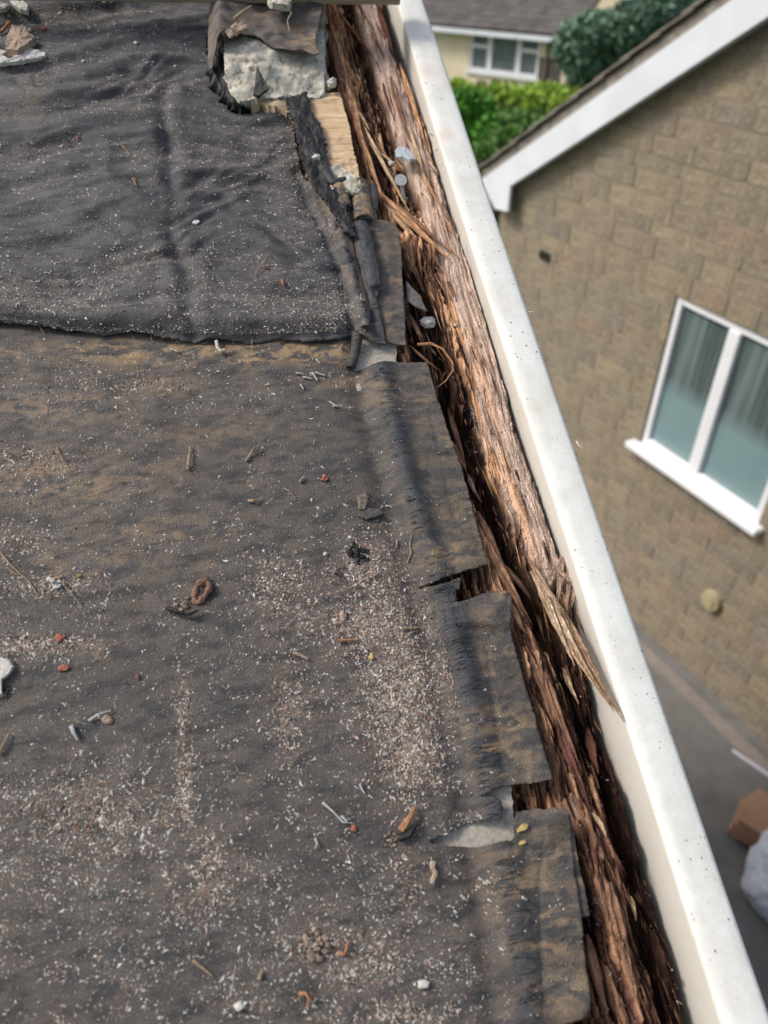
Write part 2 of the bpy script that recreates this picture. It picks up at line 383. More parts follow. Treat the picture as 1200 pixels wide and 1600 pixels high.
def felt_h(u, v):
    s = side_fold(u, v)
    px, py = PX(u, v, 0)
    h = .0016 * fbm(u * 7, v * 9, 5, 3) + .0009 * fbm(u * 12, v * 45, 9, 3) + .0003 * fbm(u * 120, v * 160, 12, 2)
    h = h - .005 * np.exp(-((s + .014) / .012) ** 2) + .0080 * np.exp(-((s - .016) / .014) ** 2) * (.6 + .4 * np.clip(1.6 - abs(py - 780) / 200, 0, 1))
    tab = sst(.012, .03, s)
    # transverse cockle of the flaps
    h = h + tab * (.0006 * fbm(u * 12, v * 30, 21, 3) + .0003 * fbm(u * 30, v * 160, 22, 2))
    # fine transverse cracks across the flaps
    for k, (cx_, cy_, ln, tl) in enumerate(CRK):
        m = np.exp(-(((py - cy_ - (px - cx_) * tl - 5 * pn(px / 18., np.full_like(px, k + .5), 7)) / 1.6) ** 2)) * sst(ln, ln * .6, np.abs(px - cx_)); h = h - .0013 * m * tab
    for pts, wd, a in [([(850, 1300), (842, 1400), (846, 1500), (850, 1580)], .0013, .0022), ([(800, 1300), (800, 1420), (812, 1560)], .002, .0012), ([(672, 640), (690, 720), (716, 830)], .0015, .0010), ([(760, 1000), (772, 1100), (786, 1200)], .0015, .0014)]:
        d, _ = dpoly(u, v, puv(pts)); h = h - a * np.exp(-(d / wd) ** 2) * tab
    # lifted flap ends next to the tears
    for (x, y, a, r) in [(735, 880, .007, 40), (665, 575, .003, 40), (790, 945, .006, 40), (850, 1205, .006, 45), (870, 1275, .007, 40), (905, 1420, .004, 60), (765, 1265, .003, 28), (900, 1570, .005, 50), (690, 1290, .003, 40)]:
        h = h + a * g2(px, py, x, y, r, r)
    # sunk flap below the first tear
    h = h - .004 * g2(px, py, 690, 930, 26, 20)
    # cracks / folds
    for pts, wd, a in [([(690, 950), (697, 975), (730, 983), (795, 990)], .0012, .0025), ([(680, 960), (700, 1010), (715, 1080), (722, 1150)], .003, .002), ([(722, 1150), (730, 1220), (700, 1290)], .002, .001)]:
        d, _ = dpoly(u, v, puv(pts)); h = h - a * np.exp(-(d / wd) ** 2)
    h = h + .004 * sst(985, 975, py) * sst(0.02, .03, s) * sst(925, 940, py)
    return h
LAPY = [(-300, 490), (-100, 497), (0, 503), (90, 512), (150, 520), (200, 518), (245, 524), (290, 529), (380, 531), (470, 528), (530, 523), (558, 508)]
LAP = puv(LAPY, .008)
VCR = puv([(255, 150), (262, 230), (272, 300), (268, 360), (290, 430), (300, 530)], .008)
PLEAT1 = puv([(478, 260), (500, 310), (530, 370), (555, 440), (568, 510)], .012)
PLEAT2 = puv([(548, 345), (566, 400), (580, 450), (590, 500)], .012)
def upper_h(u, v):
    px, py = PX(u, v, .008)
    vv = v + .03 * fbm(u * 5, v * 3, 31, 2)
    wr = fbm(u * 3.2, vv * 19, 33, 3, .38)
    amp = .0052 * sst(520, 380, py) + .0070
    h = .010 + amp * wr - .0046 * np.abs(fbm(u * 5, vv * 19 + 3 * pn(u * 6, vv * 6, 39), 37, 2, .4)) + .0016 * fbm(u * 13, vv * 48, 40, 3) + .0004 * fbm(u * 100, v * 130, 44, 2)
    # ordered cross wrinkles near the top left
    h = h + .0036 * fbm(u * 3.5, vv * 28, 51, 2) * sst(470, 250, py) 
    d, f = dpoly(u, v, VCR); h = h + (-.0045 * np.exp(-(d / .009) ** 2) + .0032 * np.exp(-((d - .019) / .013) ** 2)) * (.7 + .6 * pn(u * 20, v * 18, 77)) + .0022 * np.exp(-(d / .03) ** 2) * fbm(u * 30, v * 30, 78, 2)
    # puffed rolled lower edge
    dl, _ = dpoly(u, v, LAP); h = h + .012 * np.exp(-((dl - .022) / .016) ** 2) - .005 * np.exp(-(dl / .005) ** 2) + .004 * np.exp(-(dl / .03) ** 2) * fbm(u * 12, v * 12, 79, 2)
    for pts, wd, a in ((PLEAT1, .007, .009),):
        d, f = dpoly(u, v, pts); h = h + a * np.exp(-(d / wd) ** 2) * sst(0, .2, f)
        h = h - .004 * np.exp(-((d - .014) / .006) ** 2)
    # sink under the line of the upper fold
    d, _ = dpoly(u, v, puv([(-50, 112), (40, 105), (120, 92), (200, 96), (330, 100)], .008)); h = h + .004 * np.exp(-(d / .007) ** 2)
    d, _ = dpoly(u, v, puv([(-50, 30), (120, 45), (330, 25)], .008)); h = h + .003 * np.exp(-(d / .01) ** 2)
    return h

# ---- masks
DUST = [(570, 890, 48, 55, .75), (595, 980, 75, 60, .9), (630, 1070, 65, 80, 1.), (640, 1170, 48, 70, .9), (430, 915, 55, 45, .55), (500, 960, 90, 40, .45), (455, 1110, 28, 90, .4), (40, 1008, 90, 16, .9), (70, 915, 90, 18, .6),
        (285, 1110, 12, 70, .55), (290, 1220, 14, 60, .75), (330, 1370, 30, 70, .4), (130, 1270, 130, 60, .3), (640, 1380, 18, 50, .3), (30, 720, 90, 22, .45), (200, 600, 160, 30, .25), (20, 850, 80, 30, .4), (560, 1500, 80, 50, .3), (640, 1590, 60, 25, .4)]
def mask_low(u, v, px, py):
    s = side_fold(u, v)
    R = np.zeros_like(u)
    for x, y, rx, ry, a in DUST: R = np.maximum(R, a * g2(px, py, x, y, rx, ry))
    R = np.clip(R + .10 * sst(0, -.03, s), 0, 1)
    G = 1.3 * np.exp(-((py - 550 - 9 * pn(px / 60, 0 * px, 2)) / 19) ** 2) * sst(560, 540, px) * (.4 + .6 * sst(60, 240, px))
    G = np.maximum(G, .42 * sst(.025, .04, s) * (.6 + .9 * pn(px / 30, py / 60, 6)))
    for x, y, rx, ry, a in [(700, 860, 60, 30, .7), (790, 1130, 60, 30, .8), (780, 1170, 40, 50, .8), (840, 1335, 60, 12, 1), (830, 1380, 70, 30, .7), (860, 1430, 60, 20, .8), (860, 1480, 60, 15, .8), (880, 1550, 60, 40, .8), (730, 800, 30, 60, .5), (100, 750, 170, 40, .7), (60, 640, 150, 40, .5), (250, 830, 120, 25, .45), (330, 680, 140, 30, .35), (150, 880, 150, 22, .45), (560, 600, 90, 14, .5), (30, 730, 60, 12, .8), (150, 1020, 30, 14, .7), (600, 620, 60, 20, .35), (250, 600, 60, 20, .5)]:
        G = np.maximum(G, a * g2(px, py, x, y, rx, ry))
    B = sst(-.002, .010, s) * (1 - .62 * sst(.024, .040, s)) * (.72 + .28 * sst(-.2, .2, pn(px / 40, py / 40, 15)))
    return np.stack([R, np.clip(G, 0, 1), np.clip(B, 0, 1)], 1)
def mask_up(u, v, px, py):
    wr = fbm(u * 3.2, (v + .03 * fbm(u * 5, v * 3, 31, 2)) * 19, 33, 3, .38)
    R = .38 * sst(.05, -.35, wr) + .18 * sst(400, 500, py) * (1 + pn(px / 60, py / 60, 8))
    for x, y, rx, ry, a in [(420, 430, 40, 14, .5), (480, 500, 70, 16, .4), (300, 500, 40, 20, .35), (140, 50, 110, 14, .5), (60, 30, 80, 20, .5), (230, 135, 60, 8, .7), (210, 168, 90, 8, .6), (40, 120, 20, 60, .5)]:
        R = np.maximum(R, a * g2(px, py, x, y, rx, ry))
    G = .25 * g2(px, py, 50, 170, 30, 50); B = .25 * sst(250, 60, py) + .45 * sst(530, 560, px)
    return np.stack([np.clip(R, 0, 1), G, np.clip(B, 0, 1)], 1)
def mask_tab(u, v, px, py):
    return np.stack([0 * u + .12, .35 + .3 * pn(px / 20, py / 30, 4), 0 * u + .5], 1)
def mask_bare(u, v, px, py): return np.stack([0 * u + .15, 0 * u + .15, 0 * u + .35], 1)

# ------------------------------------------------------------------ lower underlay
LOW = [(-500, 470), (548, 470), (556, 560), (550, 577), (575, 573), (610, 568), (667, 569), (676, 600), (690, 642), (706, 690), (722, 732), (742, 810), (752, 850), (762, 884), (748, 889), (730, 893), (708, 900), (690, 907), (672, 914), (648, 917),
       (672, 918), (692, 914), (712, 906), (719, 903), (718, 918), (711, 928), (710, 944), (722, 941), (740, 935), (762, 925), (780, 926), (796, 931), (798, 950), (796, 975), (799, 995), (808, 1022), (818, 1060), (830, 1100), (842, 1145), (852, 1185), (861, 1218), (846, 1222), (828, 1224), (804, 1226), (780, 1232), (758, 1240), (736, 1243),
       (752, 1246), (770, 1246), (782, 1252), (784, 1262), (781, 1281), (766, 1284), (740, 1284), (722, 1291), (700, 1303), (682, 1309), (664, 1314), (674, 1318), (700, 1322), (722, 1323), (748, 1324), (778, 1316), (801, 1313), (802, 1290), (804, 1270), (830, 1265), (862, 1263), (886, 1265), (890, 1300), (896, 1350), (902, 1400), (908, 1450), (916, 1520), (920, 1568), (916, 1585), (905, 1594), (880, 1601), (850, 1604), (812, 1600), (790, 1610), (780, 1640), (770, 1900), (-500, 1900)]
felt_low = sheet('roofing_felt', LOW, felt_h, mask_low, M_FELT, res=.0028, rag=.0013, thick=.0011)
tag(felt_low, 'lower sheet of dark roofing underlay with torn tabs along the rotten timber, strewn with grit', 'roofing felt')
# strip of felt lying under the bottom tab
sliver = sheet('felt_strip', [(860, 1280), (888, 1268), (897, 1300), (906, 1350), (916, 1400), (921, 1432), (905, 1434), (870, 1420)], lambda u, v: -.0035 + felt_h(u, v), mask_tab, M_FELT, res=.002)
tag(sliver, 'thin sliver of grey felt sticking out from beneath the lowest tab', 'felt strip')

# ------------------------------------------------------------------ upper underlay with parts
UPP = [(-500, 485), (-100, 497), (0, 503), (60, 508), (110, 516), (160, 521), (205, 518), (250, 525), (290, 530), (340, 529), (390, 532), (440, 528), (490, 530), (530, 525), (556, 513), (575, 520), (580, 480), (572, 440), (556, 380), (540, 330), (520, 300), (500, 290), (480, 285), (468, 250), (458, 200), (452, 178), (430, 168), (400, 163), (372, 158), (345, 128), (320, 80), (330, 40), (345, -150), (-500, -150)]
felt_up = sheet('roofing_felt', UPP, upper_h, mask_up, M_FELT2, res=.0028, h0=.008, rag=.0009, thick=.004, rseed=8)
tag(felt_up, 'wrinkled upper sheet of blue-grey roofing underlay overlapping the sheet below', 'roofing felt')
def tab_h(u, v):
    return .004 + .0015 * fbm(u * 20, v * 30, 61, 3) + .0008 * fbm(u * 90, v * 20, 62, 2)
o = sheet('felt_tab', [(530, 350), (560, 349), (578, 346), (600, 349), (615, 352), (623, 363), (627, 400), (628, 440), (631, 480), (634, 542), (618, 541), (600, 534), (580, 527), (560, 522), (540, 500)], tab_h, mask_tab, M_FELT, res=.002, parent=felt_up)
tag(o, 'brown weathered tab at the edge')
# dark torn lip that curls up, and pleats
def strip_h(cx, cy, a, r, base):
    def f(u, v):
        px, py = PX(u, v, .012)
        return base + a * g2(px, py, cx, cy, r, r) + .0022 * fbm(u * 60, v * 40, 71, 3)
    return f
o = sheet('torn_lip', [(446, 166), (452, 156), (478, 150), (484, 170), (490, 190), (502, 205), (507, 225), (512, 262), (514, 290), (530, 300), (548, 345), (556, 372), (538, 362), (515, 325), (496, 300), (478, 270), (466, 230), (458, 195)], strip_h(480, 200, .006, 60, .020), lambda u, v, x, y: np.stack([.1 + .5 * sst(.1, .5, pn(u * 120, v * 120, 5)), 0 * u + .1, 0 * u + .3], 1), M_TAR, res=.0014, h0=.018, rag=.0042, parent=felt_up, thick=.003)
tag(o, 'black tarry torn lip curling up')
def pleat(name, path, rad, h, n=14, squash=.55, mat=M_FELT, mask=(.2, .1, .8), label=None, parent=felt_up, seed=0):
    pts = [PV(x, y, hh) for x, y, hh in path]
    fine = []
    for i in range(len(pts) - 1):
        for k in range(6): fine.append(pts[i].lerp(pts[i + 1], k / 6))
    fine.append(pts[-1]); V = []; F = []; C = []
    K = len(fine)
    for i, p in enumerate(fine):
        t = (fine[min(i + 1, K - 1)] - fine[max(i - 1, 0)]).normalized(); a = t.cross(Vector((0, 0, 1))).normalized()
        r = rad[0] + (rad[1] - rad[0]) * i / (K - 1)
        for j in range(n):
            th = math.pi * (j / (n - 1)) * 1.25 - .4
            rr = r * (1 + .16 * float(pn(np.array(i * .6 + seed), np.array(j * .8), 4)))
            q = p + a * math.cos(th) * rr + Vector((0, 0, 1)) * math.sin(th) * rr * squash
            V.append(tuple(q)); C.append(mask)
    for i in range(K - 1):
        for j in range(n - 1): F.append((i * n + j, i * n + j + 1, (i + 1) * n + j + 1, (i + 1) * n + j))
    me = mesh(name, V, F, mat, np.array(C, np.float32), True)
    o = ob(name, me, parent, Matrix.Identity(4) if parent else RM)
    md = o.modifiers.new('t', 'SOLIDIFY'); md.thickness = .0014
    if label: tag(o, label)
    return o
FA = puv([(500, 285), (522, 330), (545, 400), (560, 470), (568, 520)], .014); FB = puv([(562, 345), (574, 400), (588, 450)], .012)
FG = puv([(505, 320), (530, 372), (548, 430), (562, 515)], .01); FV = puv([(545, 345), (560, 400), (575, 460), (585, 500)], .01)
def fold_h(u, v):
    px, py = PX(u, v, .013)
    h = .010 + .0012 * fbm(u * 60, v * 30, 301, 3) + .0005 * fbm(u * 200, v * 120, 302, 2)
    d, f = dpoly(u, v, FA); h = h + .0055 * np.exp(-(d / .0075) ** 2)
    d, f = dpoly(u, v, FB); h = h + (.0062 * np.sqrt(np.clip(1 - (d / .0125) ** 2, 0, 1))) * sst(452, 446, py)
    d, f = dpoly(u, v, FV); h = h - .0035 * np.exp(-(d / .0022) ** 2)
    return h - .003 * sst(440, 540, py)
def fold_m(u, v, x, y):
    dusty = .8 * g2(x, y, 535, 370, 14, 90) + .3 * sst(0, .5, pn(x / 9, y / 14, 5)); sm = sst(-6, 2, x - np.interp(y, [345, 450, 520], [556, 574, 585]))
    return np.stack([np.clip(dusty * (1 - sm), 0, 1), .25 * (1 - sm), np.clip(.2 + .7 * sm, 0, 1)], 1)
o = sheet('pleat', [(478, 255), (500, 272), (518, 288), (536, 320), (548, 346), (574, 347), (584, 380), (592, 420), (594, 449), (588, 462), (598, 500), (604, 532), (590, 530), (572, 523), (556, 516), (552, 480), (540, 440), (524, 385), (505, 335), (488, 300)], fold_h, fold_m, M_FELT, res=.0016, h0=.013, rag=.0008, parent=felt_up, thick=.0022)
tag(o, 'crumpled pleats running down the torn edge')
pleat('pleat', [(560, 288, .009), (565, 315, .008), (568, 345, .008)], (.013, .012), 0, squash=.75, mask=(.1, 1, .2), seed=9, label='golden brown rolled end')
pleat('pleat', [(582, 290, .007), (583, 312, .007), (583, 330, .005)], (.006, .005), 0, squash=.6, mask=(.1, .1, .8), seed=12)
pleat('pleat', [(528, 290, .016), (534, 308, .014), (538, 326, .012)], (.008, .009), 0, squash=.6, mask=(.1, 1, .2), seed=13)
pleat('pleat', [(505, 260, .022), (520, 285, .020), (540, 280, .018)], (.006, .003), 0, squash=.6, mask=(.0, .0, .9), seed=15)
pleat('pleat', [(559, 520, .006), (556, 545, .002), (548, 575, .0)], (.006, .004), 0, squash=.7, mask=(.0, .0, .6), seed=17, label='folded black edge beside the pale board')

# ------------------------------------------------------------------ grey undercloak boards
def slab(name, px4, h, th, mat, label, cat, parent=None, group=None, n=10, amp=.0012):
    pts = puv(px4, h); out = []
    for i in range(len(pts)):
        a, b = pts[i], pts[(i + 1) % len(pts)]
        for k in range(n):
            t = k / n; x = a[0] + (b[0] - a[0]) * t; y = a[1] + (b[1] - a[1]) * t
            out.append((x + amp * random.uniform(-1, 1), y + amp * random.uniform(-1, 1)))
    k = len(out); cx = sum(p[0] for p in out) / k; cy = sum(p[1] for p in out) / k
    V = [(x - cx, y - cy, 0) for x, y in out] + [(x - cx, y - cy, -th) for x, y in out]
    F = [tuple(range(k)), tuple(reversed(range(k, 2 * k)))] + [(i, i + k, (i + 1) % k + k, (i + 1) % k) for i in range(k)]
    me = mesh(name, V, F, mat); bm = bmesh.new(); bm.from_mesh(me); bmesh.ops.recalc_face_normals(bm, faces=bm.faces); bm.to_mesh(me); bm.free()
    o = ob(name, me, parent, RM @ Matrix.Translation((cx, cy, h)))
    return tag(o, label, cat, group)
slab('undercloak_board', [(540, 300), (588, 330), (612, 480), (618, 540), (622, 600), (556, 620), (520, 400)], -.006, .005, M_CEM, 'pale grey fibre-cement board showing below the upper felt tab', 'board')
slab('undercloak_board', [(660, 1180), (790, 1180), (799, 1235), (805, 1300), (812, 1360), (660, 1370)], -.006, .005, M_CEM, 'pale grey fibre-cement board in the gap below the middle torn tab', 'board')
slab('undercloak_board', [(740, 1560), (800, 1560), (826, 1594), (818, 1640), (740, 1680)], -.008, .005, M_CEM, 'pale grey fibre-cement board peeping out at the bottom of the lowest tab', 'board')

# ------------------------------------------------------------------ top: mortar, pale timber end, loose felt, batten
def blob_sheet(name, outline, hf, mat, h0, label, cat, res=.0022, skirt=.03, rag=.001):
    o = sheet(name, outline, hf, mask_bare, mat, res=res, h0=h0, rag=rag, thick=skirt)
    return tag(o, label, cat)
def mort_h(u, v):
    px, py = PX(u, v, .03)
    return .034 + .004 * fbm(u * 40, v * 40, 81, 4) - .010 * sst(105, 135, py) + .006 * g2(px, py, 400, 100, 50, 30) - .006 * sst(430, 460, px + (py - 80) * .5)
blob_sheet('mortar_bed', [(352, 60), (350, 80), (352, 120), (360, 142), (372, 152), (400, 146), (430, 142), (470, 143), (500, 141), (507, 130), (508, 80), (506, 30), (502, -40), (350, -40)], mort_h, M_MORT, .03, 'lump of cream mortar between the felt and the rotten timber', 'mortar')
MB_ = sheet('torn_felt_edge', [(325, 88), (335, 66), (352, 62), (362, 90), (364, 125), (372, 150), (378, 162), (360, 160), (345, 135), (332, 110)], lambda u, v: .022 + .003 * fbm(u * 160, v * 20, 85, 3), mask_bare, M_TAR, h0=.022, res=.0018, rag=.0012, thick=.02)
tag(MB_, 'shaggy black felt edge standing against the mortar lump', 'felt edge')
def loose_h(u, v):
    px, py = PX(u, v, .05)
    return .047 + .006 * fbm(u * 16, v * 22, 91, 3) + .010 * g2(px, py, 345, 30, 22, 50) + .005 * g2(px, py, 480, 75, 40, 20) - .018 * sst(345, 322, px)
lf = sheet('loose_felt', [(330, -120), (325, 20), (322, 80), (327, 92), (340, 66), (358, 56), (378, 52), (396, 53), (412, 62), (430, 74), (452, 80), (475, 82), (492, 88), (499, 84), (492, 66), (500, 30), (508, -20), (508, -120)], loose_h, lambda u, v, x, y: np.stack([.35 + .5 * g2(x, y, 370, 45, 20, 18), .2 + .8 * g2(x, y, 480, 70, 22, 20), 0 * u + .2], 1), M_FELT, h0=.047, res=.002, rag=.0012)
tag(lf, 'loose curled flap of old felt draped over the mortar lump', 'felt flap')
def pale_h(u, v):
    px, py = PX(u, v, .02)
    return .016 + .001 * fbm(u * 20, v * 200, 95, 3) - .004 * sst(150, 143, py) + .002 * fbm(u * 90, v * 90, 97, 3) * sst(220, 250, py)
blob_sheet('pale_timber', [(375, 158), (400, 148), (460, 144), (531, 141), (538, 170), (547, 200), (552, 235), (560, 262), (562, 284), (545, 290), (520, 296), (500, 286), (484, 250), (474, 210), (462, 182), (430, 166), (400, 160)], pale_h, M_NEW, .016, 'sawn pale timber end exposed beside the curled black felt', 'timber')
blob_sheet('mortar_smear', [(512, 262), (528, 252), (545, 268), (560, 276), (566, 288), (560, 300), (540, 298), (518, 296)], lambda u, v: .0195 + .0015 * fbm(u * 130, v * 130, 99, 3), M_MORT, .021, 'crumbly cream mortar smear at the foot of the pale timber', 'mortar', res=.0015, skirt=.006)
# batten across the top
bt = MB(); ub, vb = P(635, 6, .07); u2, v2 = P(300, 2, .07)
a = Vector((float(ub) - .62, float(vb) - .002, 0)); 
bt.box((0, 0, 0), (.62, .045, .022))
o = ob('roof_batten', bt.me('roof_batten', M_GREYW, bevel=.0012), None, RM @ Matrix.Translation((float(ub), float(vb) + .037, .046)) @ Matrix.Rotation(-.05, 4, 'Z') @ Matrix.Translation((-.62, 0, 0))); tag(o, 'weathered timber batten lying across the top of the roof', 'batten')

# ------------------------------------------------------------------ rotten timber
ridges = [([(518, -40), (528, 60), (542, 130), (558, 220), (585, 300), (625, 360), (680, 400)], .010, .0155),
          ([(690, 640), (730, 770), (770, 880), (812, 970), (845, 1070), (878, 1180), (910, 1260), (940, 1330)], .0125, .011),
          ([(905, 1300), (935, 1380), (965, 1460), (1000, 1580), (1030, 1700)], .013, .009)]
grooves = [([(672, 520), (690, 570), (706, 625), (722, 700), (747, 780), (787, 860), (832, 930), (872, 1010), (908, 1100), (945, 1200), (985, 1330), (1022, 1450), (1060, 1600)], .0150, .013),
           ([(548, 0), (575, 100), (600, 180), (625, 240), (650, 330)], .009, .016),
           ([(690, 600), (715, 660), (745, 740), (780, 820), (825, 900), (860, 970)], .013, .016),
           ([(650, 420), (690, 520), (705, 620), (738, 700), (765, 790), (808, 880), (845, 950), (880, 1040), (905, 1110), (935, 1180), (965, 1270), (990, 1350), (1010, 1430), (1045, 1540), (1080, 1680)], .0085, .020),
           ([(625, 350), (640, 460), (650, 560), (690, 650)], .008, .014),
           ([(880, 1260), (896, 1310), (903, 1360), (918, 1420), (935, 1500), (945, 1550)], .005, .022),
           ([(790, 985), (815, 1060), (830, 1120)], .004, .01)]
ridges = [(puv(p, -.015), w_, a_) for p, w_, a_ in ridges]; grooves = [(puv(p, -.02), w_, a_) for p, w_, a_ in grooves]
RB = [(584, -60), (598, 0), (618, 83), (655, 168), (671, 220), (700, 325), (727, 380), (745, 440), (765, 500), (786, 575), (796, 600), (808, 650), (824, 705), (835, 745), (850, 800), (871, 850), (893, 905), (905, 950), (920, 1040), (937, 1125), (952, 1190), (970, 1237), (982, 1287), (1000, 1337), (1020, 1400), (1040, 1462), (1057, 1520), (1072, 1592), (1120, 1780)]
RBH = [-.014 if y < 940 else -.030 for x, y in RB]
RBP = [(float(P(x, y, hh)[0]), float(P(x, y, hh)[1])) for (x, y), hh in zip(RB, RBH)]
BRD = puv([(560, -60), (590, 60), (630, 180), (672, 300), (720, 430), (758, 560), (785, 680), (828, 800), (868, 890)], -.014)
def chunk(wu, v):
    j = .35 * fbm(wu * 240, v * 60, 171, 3)
    x1 = wu * 120 + .8 * fbm(wu * 30, v * 16, 172, 3); s1 = np.floor(x1); y1 = v * 15 + 3 * _hash(s1, s1 * 0, 5) + j + 1.5 * (x1 - s1) * (_hash(s1, s1 * 0, 6) - .5)
    x2 = wu * 330 + .9 * fbm(wu * 60, v * 25, 174, 3); s2 = np.floor(x2); y2 = v * 34 + 3 * _hash(s2, s2 * 0, 7) + 1.3 * j + 1.2 * (x2 - s2)
    a_, b_ = _hash(s1, np.floor(y1), 8), _hash(s2, np.floor(y2), 9)
    return a_ + .25 * (y1 - np.floor(y1) - .5) - .5 * (np.abs(x1 - s1 - .5) * 2) ** 4, b_ + .3 * (y2 - np.floor(y2) - .5) - .5 * (np.abs(x2 - s2 - .5) * 2) ** 4
def rot_h(u, v, detail=True):
    s = u - np.interp(v, [p[1] for p in RBP][::-1], [p[0] for p in RBP][::-1])       # <0 left of the right edge
    px, py = PX(u, v, -.02)
    wu = u + .005 * fbm(u * 10, v * 5, 101, 2) + .0012 * fbm(u * 60, v * 14, 104, 2)
    h = -.021 + 0 * u
    d, f = dpoly(u, v, BRD); brd = np.exp(-(d / .021) ** 4) * sst(945, 900, py)
    h = h + .007 * brd - .009 * sst(940, 1010, py) * sst(-.035, -.01, s)
    rough = 1 - .8 * brd
    for p, wd, a in ridges:
        d, f = dpoly(wu, v, p); h = h + a * np.exp(-(d / wd) ** 2)
    for p, wd, a in grooves:
        d, f = dpoly(wu, v, p); h = h - a * np.exp(-(d / (wd * (1 + .5 * pn(v * 25, u * 5, 6)))) ** 2) * (1 - .6 * brd)
    a1 = fbm(wu * 75, v * 4, 111, 3); r1 = 1 - np.abs(a1) * 2.2
    a2 = fbm(wu * 260, v * 11, 121, 3); r2 = 1 - np.abs(a2) * 2.2
    a3 = fbm(wu * 700, v * 22, 131, 2)
    c1, c2_ = chunk(wu, v)
    h = h + rough * (.0034 * r1 + .0024 * r2 + .010 * (c1 - .5) + .0042 * (c2_ - .5) - .004) + (.0007 * a3 + .0010 * a2) * (1 - .65 * brd) + .0007 * brd * fbm(u * 420, v * 300, 161, 2)
    # cracks across some pieces
    h = h - .003 * rough * sst(.42, .5, pn(u * 60, v * 30, 141))
    h = np.where(s > 0, h - .05 * sst(0, .004, s), h)
    return h, brd, r1, r2, a2, s
us = np.arange(UC - .205, UC - .0015, .0007); vs = np.concatenate([np.arange(float(P(600, 1800, -.02)[1]), float(P(600, -80, -.02)[1]), .0024)])
U, V = np.meshgrid(us, vs); Uf, Vf = U.ravel(), V.ravel()
Hh, brd, r1, r2, a2, ss = rot_h(Uf, Vf)
px, py = PX(Uf, Vf, Hh)
big = fbm(Uf * 30, Vf * 7, 151, 3); med = fbm(Uf * 150, Vf * 12, 155, 3)
c_dark = np.array([.020, .012, .011]); c_mid = np.array([.29, .155, .098]); c_or = np.array([.85, .50, .28]); c_grey = np.array([.66, .50, .405]); c_red = np.array([.10, .045, .042])
ch1, ch2 = chunk(Uf + .005 * fbm(Uf * 10, Vf * 5, 101, 2) + .0012 * fbm(Uf * 60, Vf * 14, 104, 2), Vf)
lowf = sst(-.021, -.033, Hh)                      # decayed core: colour turns black-brown with depth
k_or = np.clip(sst(.35, 1.0, .55 * ch1 + .45 * ch2 + .35 * med + .25 * big) * 1.15, 0, 1) * (1 - .75 * sst(980, 1250, py))
up = sst(480, 300, py)
cc = c_mid + (c_or - c_mid) * np.clip(k_or + .25 * up, 0, 1)[:, None]
cc = cc + (c_red - cc) * np.clip(.8 * sst(.55, .15, .5 * ch1 + .5 * ch2 + .2 * big), 0, 1)[:, None]
cc = cc + (c_grey * (1 + .35 * med[:, None]) - cc) * (np.clip(brd * 1.4, 0, 1) * .88 * sst(-.75, .1, med + .25))[:, None]
rim = g2(px, py, 770, 620, 14, 1) * 0
dd, _ = dpoly(Uf, Vf, puv([(735, 520), (765, 640), (790, 740), (830, 850), (850, 930)], -.02)); cc = cc + (c_or * 1.0 - cc) * (np.exp(-(dd / .006) ** 2) * .85 * sst(-.5, .2, med))[:, None]
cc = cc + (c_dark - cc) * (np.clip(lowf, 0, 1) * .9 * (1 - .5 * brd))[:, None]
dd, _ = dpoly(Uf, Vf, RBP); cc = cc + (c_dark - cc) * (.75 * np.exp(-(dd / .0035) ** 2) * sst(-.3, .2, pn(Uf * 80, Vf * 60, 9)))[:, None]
nv2, nu2 = U.shape; I = np.arange(nv2 * nu2).reshape(nv2, nu2)
F = np.stack([I[:-1, :-1].ravel(), I[:-1, 1:].ravel(), I[1:, 1:].ravel(), I[1:, :-1].ravel()], 1)
rotroot = empty('rotten_bargeboard', RM, 'rotten splintered brown timber running beside the white plastic board', 'rotten timber')
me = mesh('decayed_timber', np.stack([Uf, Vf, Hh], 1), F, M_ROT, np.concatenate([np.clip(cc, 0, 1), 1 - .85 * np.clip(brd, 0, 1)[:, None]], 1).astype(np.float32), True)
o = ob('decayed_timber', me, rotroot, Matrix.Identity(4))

def zroot(u, v):
    return float(rot_h(np.array([u]), np.array([v]))[0][0])
def splinter_mesh(L, wd, th, bend=0., rag=.12, seed=0, cols=(.3, .15, .08), n=12, taper=1.0, curl=0., fat=.3):
    """a wood splinter along +Y, cross-section irregular"""
    r = random.Random(seed); V = []; F = []; C = []; K = 5; ph = r.random() * 10
    for i in range(n + 1):
        t = i / n; w_ = wd * (min(1, fat + t * 3) if t < .3 else 1) * (1 - max(0, (t - .35) / .65) ** 1.2 * .93 * taper) * (1 + rag * r.uniform(-.6, .6))
        cx = bend * math.sin(t * 2.4) + .05 * wd * r.uniform(-1, 1); z0 = curl * t * t
        prof = [(-.5, 0), (-.28, .7), (.05, .45), (.3, 1), (.5, 0)]
        for j, (a_, b_) in enumerate(prof):
            V.append((cx + a_ * w_, L * t, z0 + b_ * th * (1 - .6 * t) * r.uniform(.6, 1.1)))
            k = r.uniform(.65, 1.25) * (.6 if j in (0, 4) else 1); C.append([c * k for c in cols])
    for i in range(n):
        for j in range(K): F.append((i * K + j, i * K + (j + 1) % K, (i + 1) * K + (j + 1) % K, (i + 1) * K + j))
    F.append(tuple(reversed(range(K)))); F.append(tuple(n * K + j for j in range(K)))
    return mesh('splinter', V, F, M_ROT, np.clip(np.array(C, np.float32), 0, 1))
OR_, TAN, RED, DRK, GRY, MID = (.68, .38, .21), (.80, .56, .35), (.19, .085, .066), (.035, .02, .016), (.46, .32, .24), (.34, .19, .12)
